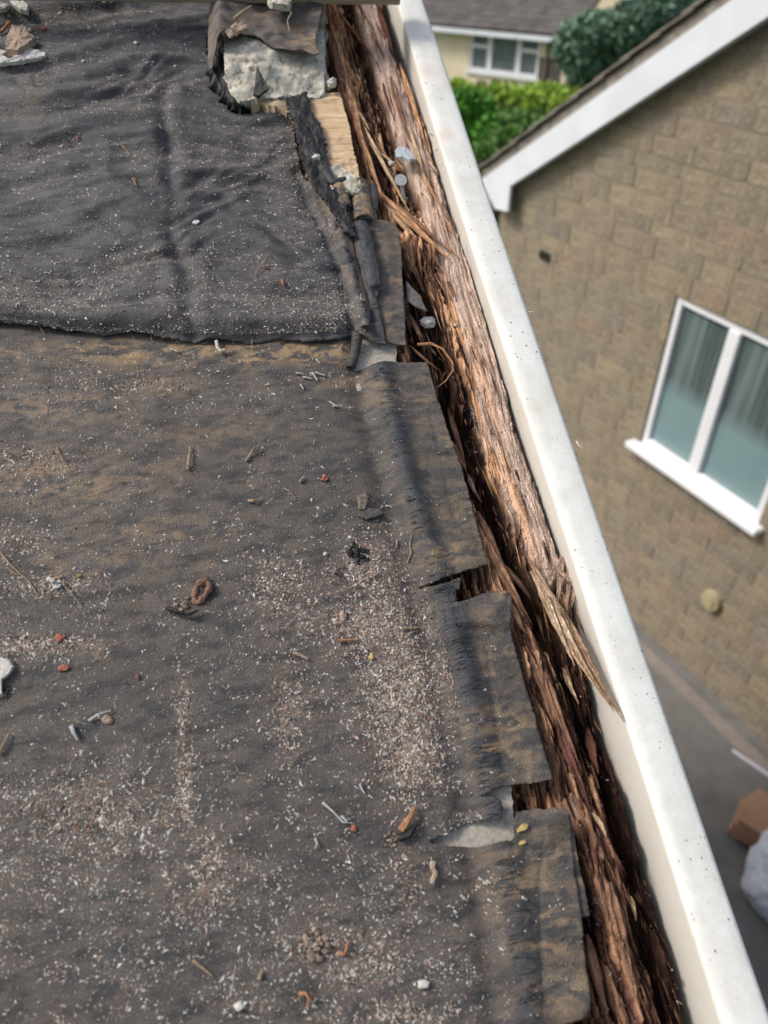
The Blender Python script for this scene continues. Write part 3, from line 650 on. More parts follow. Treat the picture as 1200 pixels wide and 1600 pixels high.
def put_splinter(x0, y0, x1, y1, wpx, col, lift=.002, tip=.0, h=None, seed=1, label=None, bend=0, n=12, th=None, fat=.3):
    hh = h if h is not None else -.012
    a = PV(x0, y0, hh); b = PV(x1, y1, hh + tip)
    if h is None:
        za = zroot(a.x, a.y) + lift; zb = zroot(b.x, b.y) + lift + tip
        for _ in range(2):
            a = PV(x0, y0, za); b = PV(x1, y1, zb)
    d = b - a; L = d.length; wd = wpx * .00072
    y = d.normalized(); x = y.cross(Vector((0, 0, 1))).normalized(); z = x.cross(y)
    m = Matrix(((x.x, y.x, z.x, a.x), (x.y, y.y, z.y, a.y), (x.z, y.z, z.z, a.z), (0, 0, 0, 1)))
    me = splinter_mesh(L, wd, th or wd * .45, bend, seed=seed, cols=col, n=n, fat=fat)
    o = ob('splinter', me, rotroot, m)
    if label: tag(o, label)
    return o
# the splinters the photograph shows one by one
SP = [(700, 440, 712, 480, 8, MID, .003, 0, None), (872, 985, 960, 1090, 12, OR_, .006, .002, None), (880, 1045, 906, 1100, 10, TAN, .004, .002, None), (893, 1060, 878, 1042, 6, TAN, .004, .002, None), (914, 1102, 942, 1147, 9, (.5, .3, .16), .006, .002, None),
      (792, 846, 804, 872, 12, (.6, .42, .2), .006, 0, 'yellow wood chip caught in the groove'), (883, 900, 868, 960, 12, GRY, .006, -.002, None), (905, 890, 890, 945, 12, GRY, .006, 0, None), (860, 880, 905, 925, 14, GRY, .003, 0, None), (842, 900, 884, 955, 16, OR_, .004, .0, None),
      (515, 10, 545, 130, 20, OR_, .003, 0, None), (530, 20, 585, 90, 10, (.32, .15, .08), .005, 0, None), (520, 60, 548, 200, 16, MID, .003, 0, None), (540, 125, 572, 260, 18, OR_, .004, 0, None), (552, 190, 600, 320, 14, OR_, .005, 0, None), (556, 170, 577, 205, 9, TAN, .006, 0, None),
      (570, 200, 640, 330, 10, TAN, .005, 0, None), (575, 225, 622, 262, 8, TAN, .006, 0, None), (590, 300, 700, 404, 20, OR_, .004, .002, None), (600, 320, 668, 400, 14, TAN, .004, 0, None), (612, 315, 705, 398, 12, MID, .007, 0, None), (598, 345, 690, 428, 10, OR_, .004, 0, None), (625, 390, 668, 400, 9, MID, .005, 0, None),
      (610, 120, 640, 220, 14, MID, .003, 0, None), (598, 130, 618, 190, 8, RED, .003, 0, None), (625, 100, 668, 240, 12, OR_, .003, 0, None), (650, 250, 690, 330, 9, OR_, .003, 0, None), (560, 0, 600, 90, 18, MID, .003, 0, None), (590, 10, 622, 110, 16, RED, .003, 0, None), (640, 200, 672, 320, 8, TAN, .003, 0, None),
      (640, 400, 672, 470, 12, MID, .003, 0, None), (652, 420, 690, 520, 12, OR_, .002, 0, None), (680, 440, 702, 530, 10, RED, .004, 0, None), (700, 460, 735, 560, 12, OR_, .003, 0, None), (640, 492, 668, 560, 10, OR_, .004, 0, None), (650, 520, 700, 575, 7, TAN, .007, .003, None), (640, 540, 690, 580, 6, OR_, .006, 0, None),
      (735, 560, 760, 700, 14, OR_, .003, 0, None), (765, 700, 800, 800, 13, OR_, .003, 0, None), (700, 640, 730, 745, 12, MID, .004, 0, None), (695, 680, 728, 740, 14, MID, .006, 0, None), (730, 740, 755, 785, 9, TAN, .004, 0, None), (745, 800, 790, 900, 15, MID, .004, 0, None), (762, 850, 830, 975, 18, MID, .005, 0, None), (785, 880, 845, 960, 10, OR_, .003, 0, None),
      (700, 572, 682, 612, 4, MID, .006, 0, None), (800, 945, 825, 990, 12, OR_, .004, 0, None), (820, 1010, 870, 1140, 14, MID, .003, 0, None), (850, 1050, 905, 1190, 14, MID, .003, 0, None), (870, 1130, 920, 1260, 16, RED, .003, 0, None), (918, 1140, 938, 1210, 16, RED, .004, 0, None), (940, 1170, 985, 1300, 14, RED, .004, 0, None),
      (862, 1230, 915, 1330, 20, MID, .006, 0, None), (890, 1240, 958, 1345, 18, GRY, .004, 0, None), (920, 1215, 940, 1275, 9, OR_, .004, 0, None), (925, 1270, 945, 1310, 8, TAN, .003, 0, None), (930, 1350, 965, 1500, 24, MID, .003, 0, None), (950, 1380, 990, 1540, 20, MID, .003, 0, None), (1003, 1400, 1018, 1470, 8, OR_, .003, 0, None), (985, 1400, 992, 1440, 7, TAN, .003, 0, None), (1008, 1430, 1040, 1540, 14, RED, .003, 0, None), (915, 1460, 950, 1600, 16, MID, .003, 0, None), (925, 1300, 948, 1350, 10, MID, .006, 0, None),
      (635, 700, 690, 700, 1, MID, -.05, 0, None)][:-1]
for i, (x0, y0, x1, y1, wp, c, lf_, tp, lb) in enumerate(SP):
    put_splinter(x0, y0, x1, y1, wp, c, lift=lf_, tip=tp, seed=100 + i, label=lb, bend=random.uniform(-.003, .003), fat=.75 if i == 0 else .3)
for q, (x0, y0, x1, y1, wp, h0_, tp, c_, lb) in enumerate([(832, 892, 977, 1127, 24, -.010, .020, (.60, .42, .28), 'long pale splinter overhanging the white board'), (826, 872, 962, 1106, 15, -.012, .019, (.50, .33, .21), None), (848, 938, 945, 1090, 13, -.008, .016, (.66, .46, .30), None), (884, 960, 968, 1112, 12, -.004, .018, (.42, .27, .17), None), (852, 926, 900, 1040, 9, .0, .004, (.72, .52, .36), None), (866, 945, 930, 1064, 7, .001, .010, (.75, .55, .38), None), (890, 1000, 962, 1112, 7, .004, .013, (.45, .29, .18), None), (876, 950, 905, 1010, 8, -.001, .004, (.40, .26, .17), None)]):
    put_splinter(x0, y0, x1, y1, wp, c_, h=h0_, tip=tp, seed=700 + q, label=lb, bend=.002, n=26, fat=.35, th=.0035)
ENDG = [(893, 860, 885, 960), (905, 885, 893, 950), (878, 870, 870, 955), (866, 890, 852, 930)]
for q, (x0, y0, x1, y1) in enumerate(ENDG): put_splinter(x0, y0, x1, y1, 11, GRY, h=-.013, tip=-.001, seed=720 + q, n=14, fat=.7, th=.0018)
# splintered fibres everywhere on the decayed face, shared shapes
protos = {}
for nm, c in (('o', OR_), ('m', MID), ('r', RED), ('g', GRY), ('t', TAN), ('d', DRK)):
    protos[nm] = [splinter_mesh(1, 1, 1, random.uniform(-.05, .05) * 1, seed=k + ord(nm), cols=c, n=6, rag=.5) for k in range(3)]
def rand_spots(n, seed):
    r = np.random.default_rng(seed); out = []
    vmin, vmax = vs[0], vs[-1]
    while len(out) < n:
        v = r.uniform(vmin, vmax); ur = np.interp(v, [p[1] for p in RBP][::-1], [p[0] for p in RBP][::-1]); u = ur - abs(r.normal(0, 1)) * .05 - .002
        if u < UC - .19: continue
        x, y = PX(np.array(u), np.array(v), -.02); out.append((u, v, float(x), float(y)))
    return out
spots = rand_spots(1500, 5); Us = np.array([s_[0] for s_ in spots]); Vs = np.array([s_[1] for s_ in spots]); Hs = rot_h(Us, Vs)
hz, bz = Hs[0], Hs[1]; fib_v = []; fib_f = []; fib_c = []; cnt = 0
for i, (u, v, x, y) in enumerate(spots):
    r = random.random()
    if bz[i] > .25 and random.random() < .93: continue
    if y < 450: k = 'o' if r < .45 else 't' if r < .6 else 'm' if r < .9 else 'r'
    elif y < 1000: k = 'm' if r < .4 else 'o' if r < .62 else 'r' if r < .85 else 't' if r < .9 else 'd'
    else: k = 'r' if r < .35 else 'm' if r < .75 else 'd' if r < .9 else 'o'
    L = random.uniform(.008, .045); wd = random.uniform(.0006, .0028); ang = random.gauss(0, .10) + (.25 if 200 < y < 430 else 0)
    m = Matrix.Translation((u, v, hz[i] + random.uniform(.0, .0015))) @ Matrix.Rotation(math.pi + ang, 4, 'Z') @ Matrix.Rotation(random.uniform(-.02, .09), 4, 'X') @ Matrix.Diagonal((wd, L, wd * .6, 1))
    me = random.choice(protos[k])
    if cnt < 200 and wd > .0014 and L > .018:
        ob('splinter', me, rotroot, m); cnt += 1
    else:
        b = len(fib_v)
        fib_v += [tuple(m @ q.co) for q in me.vertices]; fib_f += [tuple(b + q for q in p.vertices) for p in me.polygons]
        cbuf = np.zeros(len(me.vertices) * 4, np.float32); me.color_attributes['Col'].data.foreach_get('color', cbuf); fib_c.append(cbuf.reshape(-1, 4)[:, :3] * random.uniform(.7, 1.3))
o = ob('wood_fibres', mesh('wood_fibres', fib_v, fib_f, M_ROT, np.clip(np.concatenate(fib_c), 0, 1)), rotroot, Matrix.Identity(4)); tag(o, kind='stuff')

# ------------------------------------------------------------------ white plastic board
va, vb_ = float(P(1100, 1900, 0)[1]), float(P(640, -140, 0)[1]); W = UO - UC; TOP = .012
prof = [(0, -.10)] + [(0, -.08 + .006 * k) for k in range(13)] + [(0, -.005), (.0008, -.0015), (.003, 0), (W * .3, .0004), (W * .6, .0003), (W * .86, 0), (W * .95, -.0012), (W * .99, -.004), (W, -.009), (W, -.06), (W, -.19), (W - .006, -.19), (W - .006, -.10)]
n = 520; K = len(prof); NI = 14
vv = np.linspace(va, vb_, n); VV = np.repeat(vv, K); PA = np.array([p[0] for p in prof]); PB = np.array([p[1] for p in prof])
Wv = np.repeat(uot(vv) - ucr(vv), K); UU = np.repeat(ucr(vv), K) + np.tile(PA, n) / W * Wv + .0003 * pn(VV * 6, VV * 0 + .5, 3)
HH_ = TOP + np.tile(PB, n) + .0004 * pn(VV * 9, np.tile(PB, n) * 30, 8); V = np.stack([UU, VV, HH_], 1)
X_, Y_ = PX(UU, VV, HH_); jj = np.tile(np.arange(K), n)
rbx = np.interp(Y_, [b for a, b in RB], [a for a, b in RB]); dd = X_ - rbx
gr = np.where(jj < NI, np.clip(np.exp(-(np.clip(dd - 1, 0, 99) / (4 + 5 * sst(950, 1300, Y_)))) * (.62 + .9 * pn(VV * 22, HH_ * 60, 5)), 0, 1), 0)
gr = np.where((jj < NI) & (dd > 0), np.maximum(gr, .5 * g2(X_, Y_, 905, 1000, 22, 70) + .45 * g2(X_, Y_, 1008, 1330, 18, 60)), gr)
st = np.where(jj > NI, .65 * g2(X_, Y_, 692, 212, 9, 14) + .25 * np.exp(-((Y_ - 112) / 16) ** 2), 0)
C = np.stack([gr, st, np.where(jj < NI, .8, 0.)], 1); F = []  # last channel marks the inner face for its painted shade
for i in range(n - 1):
    for j in range(K - 1): F.append((i * K + j, (i + 1) * K + j, (i + 1) * K + j + 1, i * K + j + 1))
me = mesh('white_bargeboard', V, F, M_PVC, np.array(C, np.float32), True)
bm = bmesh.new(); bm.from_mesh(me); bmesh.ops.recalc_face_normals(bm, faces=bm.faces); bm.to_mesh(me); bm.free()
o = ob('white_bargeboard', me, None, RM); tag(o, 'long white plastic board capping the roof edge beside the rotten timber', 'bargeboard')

# own roof below
o = ob('roof_deck', MB().box((-1.4, va, -.16), (UC - .03, vb_ + .3, -.12)).me('roof_deck', M_DARK), None, RM); tag(o, kind='structure')

# ------------------------------------------------------------------ grit
def surf_low(px, py):
    u, v = P(px, py, 0); h = felt_h(u, v); u, v = P(px, py, h); return u, v, felt_h(u, v)
def surf_up(px, py):
    u, v = P(px, py, .01); h = upper_h(u, v); u, v = P(px, py, h); return u, v, upper_h(u, v)
OCT_F = np.array([(0, 2, 4), (2, 1, 4), (1, 3, 4), (3, 0, 4), (2, 0, 5), (1, 2, 5), (3, 1, 5), (0, 3, 5)])
OCT_V = np.array([(1, 0, 0), (-1, 0, 0), (0, 1, 0), (0, -1, 0), (0, 0, 1), (0, 0, -1)], float)
PAL = np.array([(.60, .56, .50), (.50, .44, .36), (.42, .33, .25), (.36, .23, .18), (.25, .14, .10), (.12, .08, .06), (.70, .68, .64), (.48, .36, .31)])
def grit(name, px, py, surf, size, elong, pal, label):
    u, v, h = surf(px, py); n = len(u)
    j = 1 + .5 * rng.uniform(-1, 1, (n, 6, 1)); a = rng.uniform(0, 6.283, n)
    sx = size * elong; sy = size; sz = size * rng.uniform(.3, .7, n)
    vt = OCT_V[None] * j; vt = vt * np.stack([sx, sy, sz], 1)[:, None, :]
    ca, sa = np.cos(a)[:, None], np.sin(a)[:, None]
    bendv = (vt[:, :, 0] ** 2) / (sx[:, None] + 1e-9) * rng.uniform(-.5, .5, n)[:, None] * (elong > 2)[:, None]
    x = vt[:, :, 0] * ca - (vt[:, :, 1] + bendv) * sa; y = vt[:, :, 0] * sa + (vt[:, :, 1] + bendv) * ca
    Vv = np.stack([x + u[:, None], y + v[:, None], vt[:, :, 2] + (h + sz * .5)[:, None]], 2).reshape(-1, 3)
    Ff = (OCT_F[None] + 6 * np.arange(n)[:, None, None]).reshape(-1, 3)
    C = PAL[rng.choice(len(PAL), n, p=pal)] * rng.uniform(.6, 1.15, (n, 1)); C = np.repeat(C, 6, 0)
    o = ob(name, mesh(name, Vv, Ff, M_CHIP, C.astype(np.float32)), None, RM)
    return tag(o, label, 'grit', kind='stuff')
PALG = [.28, .20, .13, .07, .05, .07, .14, .06]; PALD = [.14, .19, .19, .14, .09, .10, .07, .08]
lowpoly = LOW
def sample_px(n, dens, x0, x1, y0, y1, ok):
    X = []; Y = []
    while sum(map(len, X)) < n:
        x = rng.uniform(x0, x1, n * 2); y = rng.uniform(y0, y1, n * 2); k = (rng.uniform(0, 1, n * 2) < dens(x, y)) & ok(x, y); X.append(x[k]); Y.append(y[k])
    return np.concatenate(X)[:n], np.concatenate(Y)[:n]
def ok_low(x, y):
    u, v = P(x, y, 0); s = side_fold(u, v)
    return inside(x, y, lowpoly) & (y > 528) & ((s < .002) | (rng.uniform(0, 1, len(x)) < .10))
def den_low(x, y):
    d = .07 + .60 * sst(.0, .6, fbm(x / 80, y / 55, 201, 5, .6)) + .30 * sst(.1, .6, pn(x / 16, y / 14, 203))
    for cx, cy, rx, ry, a in [(160, 1290, 150, 90, .5), (400, 1450, 250, 120, .25), (60, 1400, 120, 80, .2)]: d = d + a * g2(x, y, cx, cy, rx, ry)
    return d * .7
def den_dust(x, y):
    d = 0
    for cx, cy, rx, ry, a in DUST: d = np.maximum(d, a * g2(x, y, cx, cy, rx, ry))
    return d ** 1.3 * (.4 + .6 * sst(-.5, .5, pn(x / 14, y / 14, 211)))
def sizes(n, a, b, p=2.6): return a + (b - a) * rng.uniform(0, 1, n) ** (p * 1.6)
def el(n, f=.35): return np.where(rng.uniform(0, 1, n) < f, rng.uniform(1.8, 3.4, n), rng.uniform(1, 1.6, n))
X, Y = sample_px(46000, den_low, -20, 930, 528, 1640, ok_low); n = len(X)
grit('roof_grit', X, Y, surf_low, sizes(n, .00016, .0010, 4.0), el(n), PALG, 'fine pale grit and chaff scattered over the lower felt sheet')
X, Y = sample_px(36000, den_dust, -20, 760, 560, 1640, ok_low); n = len(X)
grit('sandy_debris', X, Y, surf_low, sizes(n, .00022, .0013, 3.0), el(n, .3), PALD, 'pinkish brown sandy debris heaped in a streak along the felt fold')
def ok_up(x, y): return inside(x, y, UPP) & (y < 520)
def den_up(x, y):
    u, v = P(x, y, .01); wr = fbm(u * 3.2, (v + .03 * fbm(u * 5, v * 3, 31, 2)) * 19, 33, 3, .38)
    d = .10 + .5 * sst(.0, -.45, wr) + .3 * sst(.1, .6, fbm(x / 50, y / 30, 221, 3)) + .25 * sst(380, 500, y)
    for cx, cy, rx, ry, a in [(140, 50, 110, 12, .6), (60, 30, 80, 20, .6), (230, 135, 60, 8, .9), (210, 168, 90, 7, .8), (200, 90, 120, 6, .7), (60, 110, 20, 40, .4)]: d = d + a * g2(x, y, cx, cy, rx, ry)
    return d * .7
X, Y = sample_px(40000, den_up, -20, 570, -30, 520, ok_up); n = len(X)
grit('roof_grit', X, Y, surf_up, sizes(n, .00018, .0011, 3.6), el(n), PALG, 'fine pale grit caught in the wrinkles of the upper felt sheet')
# crumbs on the rotten timber
def ok_rot(x, y): u, v = P(x, y, -.02); return (u > UC - .15) & (u < np.interp(v, [p[1] for p in RBP][::-1], [p[0] for p in RBP][::-1]) - .002)
def surf_rot(px, py):
    u, v = P(px, py, -.02); h = rot_h(u, v)[0]; u, v = P(px, py, h); return u, v, rot_h(u, v)[0]
X, Y = sample_px(3600, lambda x, y: .25 + .6 * sst(0, .5, fbm(x / 30, y / 50, 231, 3)), 500, 1090, 0, 1620, ok_rot); n = len(X)
o = grit('wood_crumbs', X, Y, surf_rot, sizes(n, .0003, .0012), el(n, .5), [.10, .12, .20, .20, .18, .12, .04, .04], 'loose crumbs and chaff lying in the hollows of the rotten timber')

# ------------------------------------------------------------------ single bits and pieces on the roof
def ico(sub, seed, amp=.3, sc=(1, 1, 1), name='bit', mat=None, smooth=False):
    bm = bmesh.new(); bmesh.ops.create_icosphere(bm, subdivisions=sub, radius=1); r = random.Random(seed)
    o1 = np.array([(v.co.x, v.co.y, v.co.z) for v in bm.verts])
    k = 1 + amp * pn(o1[:, 0] * 1.7 + seed * 3.1 + o1[:, 2], o1[:, 1] * 1.7 + o1[:, 2] * 1.3, seed) * 1.6 + amp * .4 * rng.uniform(-1, 1, len(o1))
    for v, kk in zip(bm.verts, k): v.co = Vector((v.co.x * kk * sc[0], v.co.y * kk * sc[1], v.co.z * kk * sc[2]))
    m = bpy.data.meshes.new(name); bm.to_mesh(m); bm.free(); m.materials.append(mat)
    if smooth: m.polygons.foreach_set('use_smooth', [True] * len(m.polygons))
    return m
MMPX = .00072
def surf_pt(x, y, where):
    f = {'low': surf_low, 'up': surf_up, 'rot': surf_rot}.get(where)
    if f is None: return PV(x, y, where)
    u, v, h = f(np.array([float(x)]), np.array([float(y)])); return Vector((u[0], v[0], h[0]))
def stone(name, x, y, rx, ry, rz, mat, label, cat, where='low', rot=0, seed=1, amp=.3, sub=2, group=None, lift=.5):
    p = surf_pt(x, y, where); sc = (rx * MMPX, ry * MMPX, rz * MMPX)
    o = ob(name, ico(sub, seed, amp, sc, name, mat), None, RM @ Matrix.Translation(p + Vector((0, 0, sc[2] * lift))) @ Matrix.Rotation(rot, 4, 'Z'))
    return tag(o, label, cat, group)
def flake(name, pts, where, th, mat, label, cat, tilt=(0, 0), lift=.001, amp=.001, parent=None):
    cx = sum(p[0] for p in pts) / len(pts); cy = sum(p[1] for p in pts) / len(pts); c = surf_pt(cx, cy, where)
    q = []
    for i in range(len(pts)):
        a, b = pts[i], pts[(i + 1) % len(pts)]
        for k in range(4):
            t = k / 4; P_ = PV(a[0] + (b[0] - a[0]) * t, a[1] + (b[1] - a[1]) * t, c.z); q.append((P_.x - c.x + random.uniform(-.0004, .0004), P_.y - c.y + random.uniform(-.0004, .0004)))
    V = []; F = []; k = len(q); rings = [(1, 0), (.92, 1), (.5, 1.1)]
    z = lambda x, y: x * tilt[0] + y * tilt[1] + amp * float(pn(np.array(x * 160 + cx), np.array(y * 160), 3))
    for s_, hh in rings:
        for x, y in q: V.append((x * s_, y * s_, z(x * s_, y * s_) + hh * th))
    V.append((0, 0, z(0, 0) + th * 1.1)); 
    for x, y in q: V.append((x, y, z(x, y) - .0003))
    for r_ in range(2):
        for i in range(k): F.append((r_ * k + i, r_ * k + (i + 1) % k, (r_ + 1) * k + (i + 1) % k, (r_ + 1) * k + i))
    for i in range(k): F.append((2 * k + i, 2 * k + (i + 1) % k, 3 * k)); F.append((i, 3 * k + 1 + i, 3 * k + 1 + (i + 1) % k, (i + 1) % k))
    F.append(tuple(3 * k + 1 + i for i in reversed(range(k))))
    me = mesh(name, V, F, mat); bm = bmesh.new(); bm.from_mesh(me); bmesh.ops.recalc_face_normals(bm, faces=bm.faces); bm.to_mesh(me); bm.free()
    if parent is not None: return ob(name, me, parent, Matrix.Translation(c + Vector((0, 0, lift))))
    return tag(ob(name, me, None, RM @ Matrix.Translation(c + Vector((0, 0, lift)))), label, cat)
def stick(name, pts, rpx, where, mat, label, cat, lift=.001, taper=.5, group=None, sides=6):
    q = []
    for i, p in enumerate(pts):
        s_ = surf_pt(p[0], p[1], where); q.append(s_ + Vector((0, 0, lift + rpx * MMPX + (p[2] if len(p) > 2 else 0))))
    b = q[0].copy(); k = len(q); r_ = [rpx * MMPX * (1 - (1 - taper) * i / (k - 1)) * random.uniform(.8, 1.15) for i in range(k)]
    m = MB().tube([p - b for p in q], r_, sides).me(name, mat)
    return tag(ob(name, m, None, RM @ Matrix.Translation(b)), label, cat, group)
# top-left rubble
flake('mortar_chunk', [(10, 88), (14, 65), (22, 50), (40, 47), (50, 62), (60, 68), (48, 80), (30, 92)], 'up', .010, M_TANCH, 'tan pitted mortar chunk with pointed top, lying near the upper left corner', 'mortar chunk', amp=.003)
flake('mortar_flake', [(2, 105), (18, 96), (35, 82), (50, 80), (76, 88), (75, 94), (50, 98), (30, 102)], 'up', .005, M_WCH, 'long flat pale mortar flake just below the tan chunk', 'mortar flake', amp=.002)
flake('mortar_flake', [(-12, 105), (-12, 94), (8, 92), (18, 99), (8, 105)], 'up', .005, M_WCH, 'pale mortar flake at the left border under the tan chunk', 'mortar flake')
stone('pebble', 3, 85, 12, 7, 5, M_WCH, 'smooth white pebble at the left border beside the tan mortar chunk', 'pebble', 'up', seed=4)
stone('mortar_lump', 3, 12, 14, 14, 9, M_WCH, 'round grey mortar lump in the upper left corner', 'mortar lump', 'up', seed=5)
flake('mortar_flake', [(16, 8), (20, 2), (34, 4), (47, 14), (45, 24), (33, 22), (22, 14)], 'up', .006, M_WCH, 'grey wedge-shaped mortar flake right of the corner lump', 'mortar flake')
stick('wood_stick', [(-8, 57), (4, 50), (18, 40)], 4, 'up', M_ORW, 'short tan stick at the left border above the pebble', 'stick')
stone('clay_bit', 67, 45, 8, 6, 3, M_RED, 'reddish clay crumb above the long mortar flake', 'clay bit', 'up', seed=8)
stone('pebble', 47, 46, 4, 6, 3, M_WCH, 'tiny white pebble between the tan chunk and the red crumb', 'pebble', 'up', seed=9)
for i, (x, y, r) in enumerate([(95, 24, 5), (60, 60, 4), (80, 35, 4), (150, 8, 4), (165, 12, 5), (180, 38, 5), (140, 45, 5), (213, 67, 5), (128, 88, 5), (275, 105, 5), (178, 6, 6)]):
    stone('mortar_crumb', x, y, r, r * .8, r * .6, random.choice([M_WCH, M_TANCH]), 'pale mortar crumb among the litter at the top left of the upper felt', 'mortar crumb', 'up', seed=20 + i, sub=1, group='mortar crumbs at the top of the upper felt')
stick('wood_stick', [(190, 232, 0), (196, 236, .002), (203, 242, 0)], 2, 'up', M_TWIG, 'short pale twig on the wrinkled upper felt, left of the long crease', 'twig')
stick('wood_chip', [(208, 278), (211, 286), (214, 294)], 2.5, 'up', M_ORW, 'orange wood sliver beside the long crease of the upper felt', 'sliver')
stick('twig', [(246, 268, 0), (242, 282, .002), (235, 297, 0)], 1, 'up', M_TWIG, 'thin curved dry stem beside the long crease of the upper felt', 'stem')
stone('clay_bit', 122, 216, 5, 4, 3, M_BROWN, 'orange clay flake on the upper left of the wrinkled felt', 'clay bit', 'up', seed=61, sub=1)
# dried moss clump on the upper felt
def clump(name, x, y, r, where, mat, label, cat, n=14, seed=0, mat2=None):
    n = int(n * 2.2)
    rr = random.Random(seed); p = surf_pt(x, y, where); root = empty(name, RM @ Matrix.Translation(p), label, cat)
    for i in range(n):
        a = rr.uniform(0, 6.28); d = rr.uniform(0, r) * MMPX; s_ = rr.uniform(.09, .27) * r * MMPX
        me = ico(1, seed * 31 + i, .4, (s_, s_ * rr.uniform(.5, 1), s_ * .6), 'crumb', mat if rr.random() < .6 or not mat2 else mat2)
        ob('crumb', me, root, Matrix.Translation((math.cos(a) * d, math.sin(a) * d, s_ * rr.uniform(.2, .9) + rr.uniform(0, .35) * (r * MMPX - d))))
    return root
clump('dry_moss', 417, 418, 13, 'up', M_CLOD, 'tuft of dry brown moss on the upper felt near its pleated edge', 'moss', 14, 3, M_TANCH)
stick('twig', [(398, 432, .002), (405, 422, .003), (415, 412, .004), (418, 402, .003)], 1.2, 'up', M_TWIG, 'dark stem poking out of the moss tuft', 'stem')
stick('wood_chip', [(441, 440), (442, 446), (443, 450)], 3, 'up', M_ORW, 'small orange sliver right of the moss tuft', 'sliver')
flake('seed_husk', [(300, 348), (304, 344), (311, 345), (312, 349), (307, 352), (302, 352)], 'up', .001, M_WCH, 'small pale oval seed husk on the upper felt right of the long crease', 'husk')
stick('pale_grub', [(339, 538, .003), (341, 548, .002), (346, 553, .002), (352, 551, .002)], 3.4, 'low', M_WCH, 'curled white grub-like scrap beneath the lower edge of the upper felt', 'scrap', taper=.8)
for i, pt in enumerate([[(237, 523, .004), (237, 540, 0)], [(394, 527, .004), (394, 548, 0)], [(62, 510, .004), (70, 525, 0)], [(200, 516, .004), (210, 530, .0)]]):
    stick('felt_thread', pt, .8, 'low', M_TWIG, 'loose brown thread hanging from the lower edge of the upper felt', 'thread', group='threads hanging from the felt lap')
for i, (x, y, L, a) in enumerate([(468, 585, 6, .1), (480, 592, 7, .2), (492, 590, 7, 1.0), (500, 586, 8, .3), (472, 606, 4, 1), (525, 636, 5, 0), (519, 632, 5, .6), (272, 549, 6, .4), (497, 566, 4, .8)]):
    dx, dy = L * math.cos(a), L * math.sin(a)
    stick('white_flake', [(x - dx, y - dy), (x, y), (x + dx, y + dy)], 1.9, 'low', M_WCH, 'small white sliver in the scatter just below the felt lap', 'flake', group='white slivers below the felt lap', sides=5)
# middle of the lower felt
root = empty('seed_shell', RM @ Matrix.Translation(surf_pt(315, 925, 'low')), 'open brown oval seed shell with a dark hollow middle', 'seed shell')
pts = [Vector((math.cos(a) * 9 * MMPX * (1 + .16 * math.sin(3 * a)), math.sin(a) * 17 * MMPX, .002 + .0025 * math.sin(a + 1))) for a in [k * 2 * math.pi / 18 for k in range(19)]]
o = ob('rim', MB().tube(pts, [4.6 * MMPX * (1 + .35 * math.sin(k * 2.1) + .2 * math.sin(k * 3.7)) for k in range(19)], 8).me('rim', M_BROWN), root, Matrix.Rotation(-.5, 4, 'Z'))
ob('hollow', ico(2, 3, .1, (9 * MMPX, 13 * MMPX, 1.5 * MMPX), 'hollow', M_TAR), root, Matrix.Rotation(-.5, 4, 'Z'))  # solid black disc stands in for the shade inside the shell
clump('dry_moss', 290, 945, 13, 'low', M_CLOD, 'scrap of grey dried moss left of the brown seed shell', 'moss', 9, 5, M_TANCH)
stick('bark_strip', [(262, 952, 0), (280, 960, .003), (298, 963, .003), (310, 956, .001)], 4, 'low', M_TAR, 'black strip of bark lying below the seed shell', 'bark')
flake('felt_scrap', [(559, 800), (575, 795), (590, 797), (600, 806), (588, 811), (572, 815), (560, 809)], 'low', .003, M_FELT, 'small flat grey felt scrap above the sandy streak', 'felt scrap', tilt=(.1, -.15), lift=.002)
flake('felt_scrap', [(558, 780), (570, 776), (575, 785), (570, 799), (560, 800)], 'low', .004, M_CLOD, 'upright brown felt scrap above the flat grey one', 'felt scrap', lift=.004, tilt=(0, .4))
clump('tar_lump', 576, 775, 7, 'low', M_TAR, 'tiny black tar crumbs above the brown felt scrap', 'tar', 5, 8)
clump('tar_lump', 558, 866, 17, 'low', M_TAR, 'crumpled black tar lump at the head of the sandy streak', 'tar', 16, 11)
clump('tar_lump', 533, 897, 12, 'low', M_TAR, 'smaller black tar lump left of the sandy streak', 'tar', 9, 12)
stone('clay_bit', 507, 748, 5, 6, 4, M_RED, 'red clay crumb in the middle of the lower felt', 'clay bit', seed=70)
stone('clay_bit', 94, 997, 6, 6, 3, M_RED, 'red clay chip at the left, upper one of two', 'clay bit', seed=71)
stone('clay_bit', 100, 1044, 8, 5, 3, M_RED, 'dark red clay chip at the left, lower one of two', 'clay bit', seed=72)
stone('clay_bit', 553, 1294, 5, 4, 3, M_RED, 'red clay crumb beside the cobweb wisp', 'clay bit', seed=73, sub=1)
stone('clay_bit', 216, 1058, 4, 4, 3, M_BROWN, 'small orange crumb near the left of the lower felt', 'clay bit', seed=74, sub=1)
stick('wood_chip', [(530, 1003), (540, 1002), (556, 1001)], 4, 'low', M_ORW, 'orange wood sliver lying level in the sandy streak', 'sliver')
stick('wood_chip', [(458, 1021), (470, 1025), (481, 1031)], 3, 'low', M_TANCH, 'pinkish wood sliver left of the sandy streak', 'sliver')
stick('wood_chip', [(627, 983), (640, 983), (655, 981)], 2, 'low', M_TWIG, 'straight pale stick on the right side of the sandy streak', 'stick')
stone('pebble', 536, 961, 5, 7, 4, M_TANCH, 'yellowish pebble in the sandy streak', 'pebble', seed=75)
stone('pebble', 581, 1026, 4, 5, 3, M_YEL, 'tiny yellow bit in the lower sandy streak', 'bit', seed=76, sub=1)
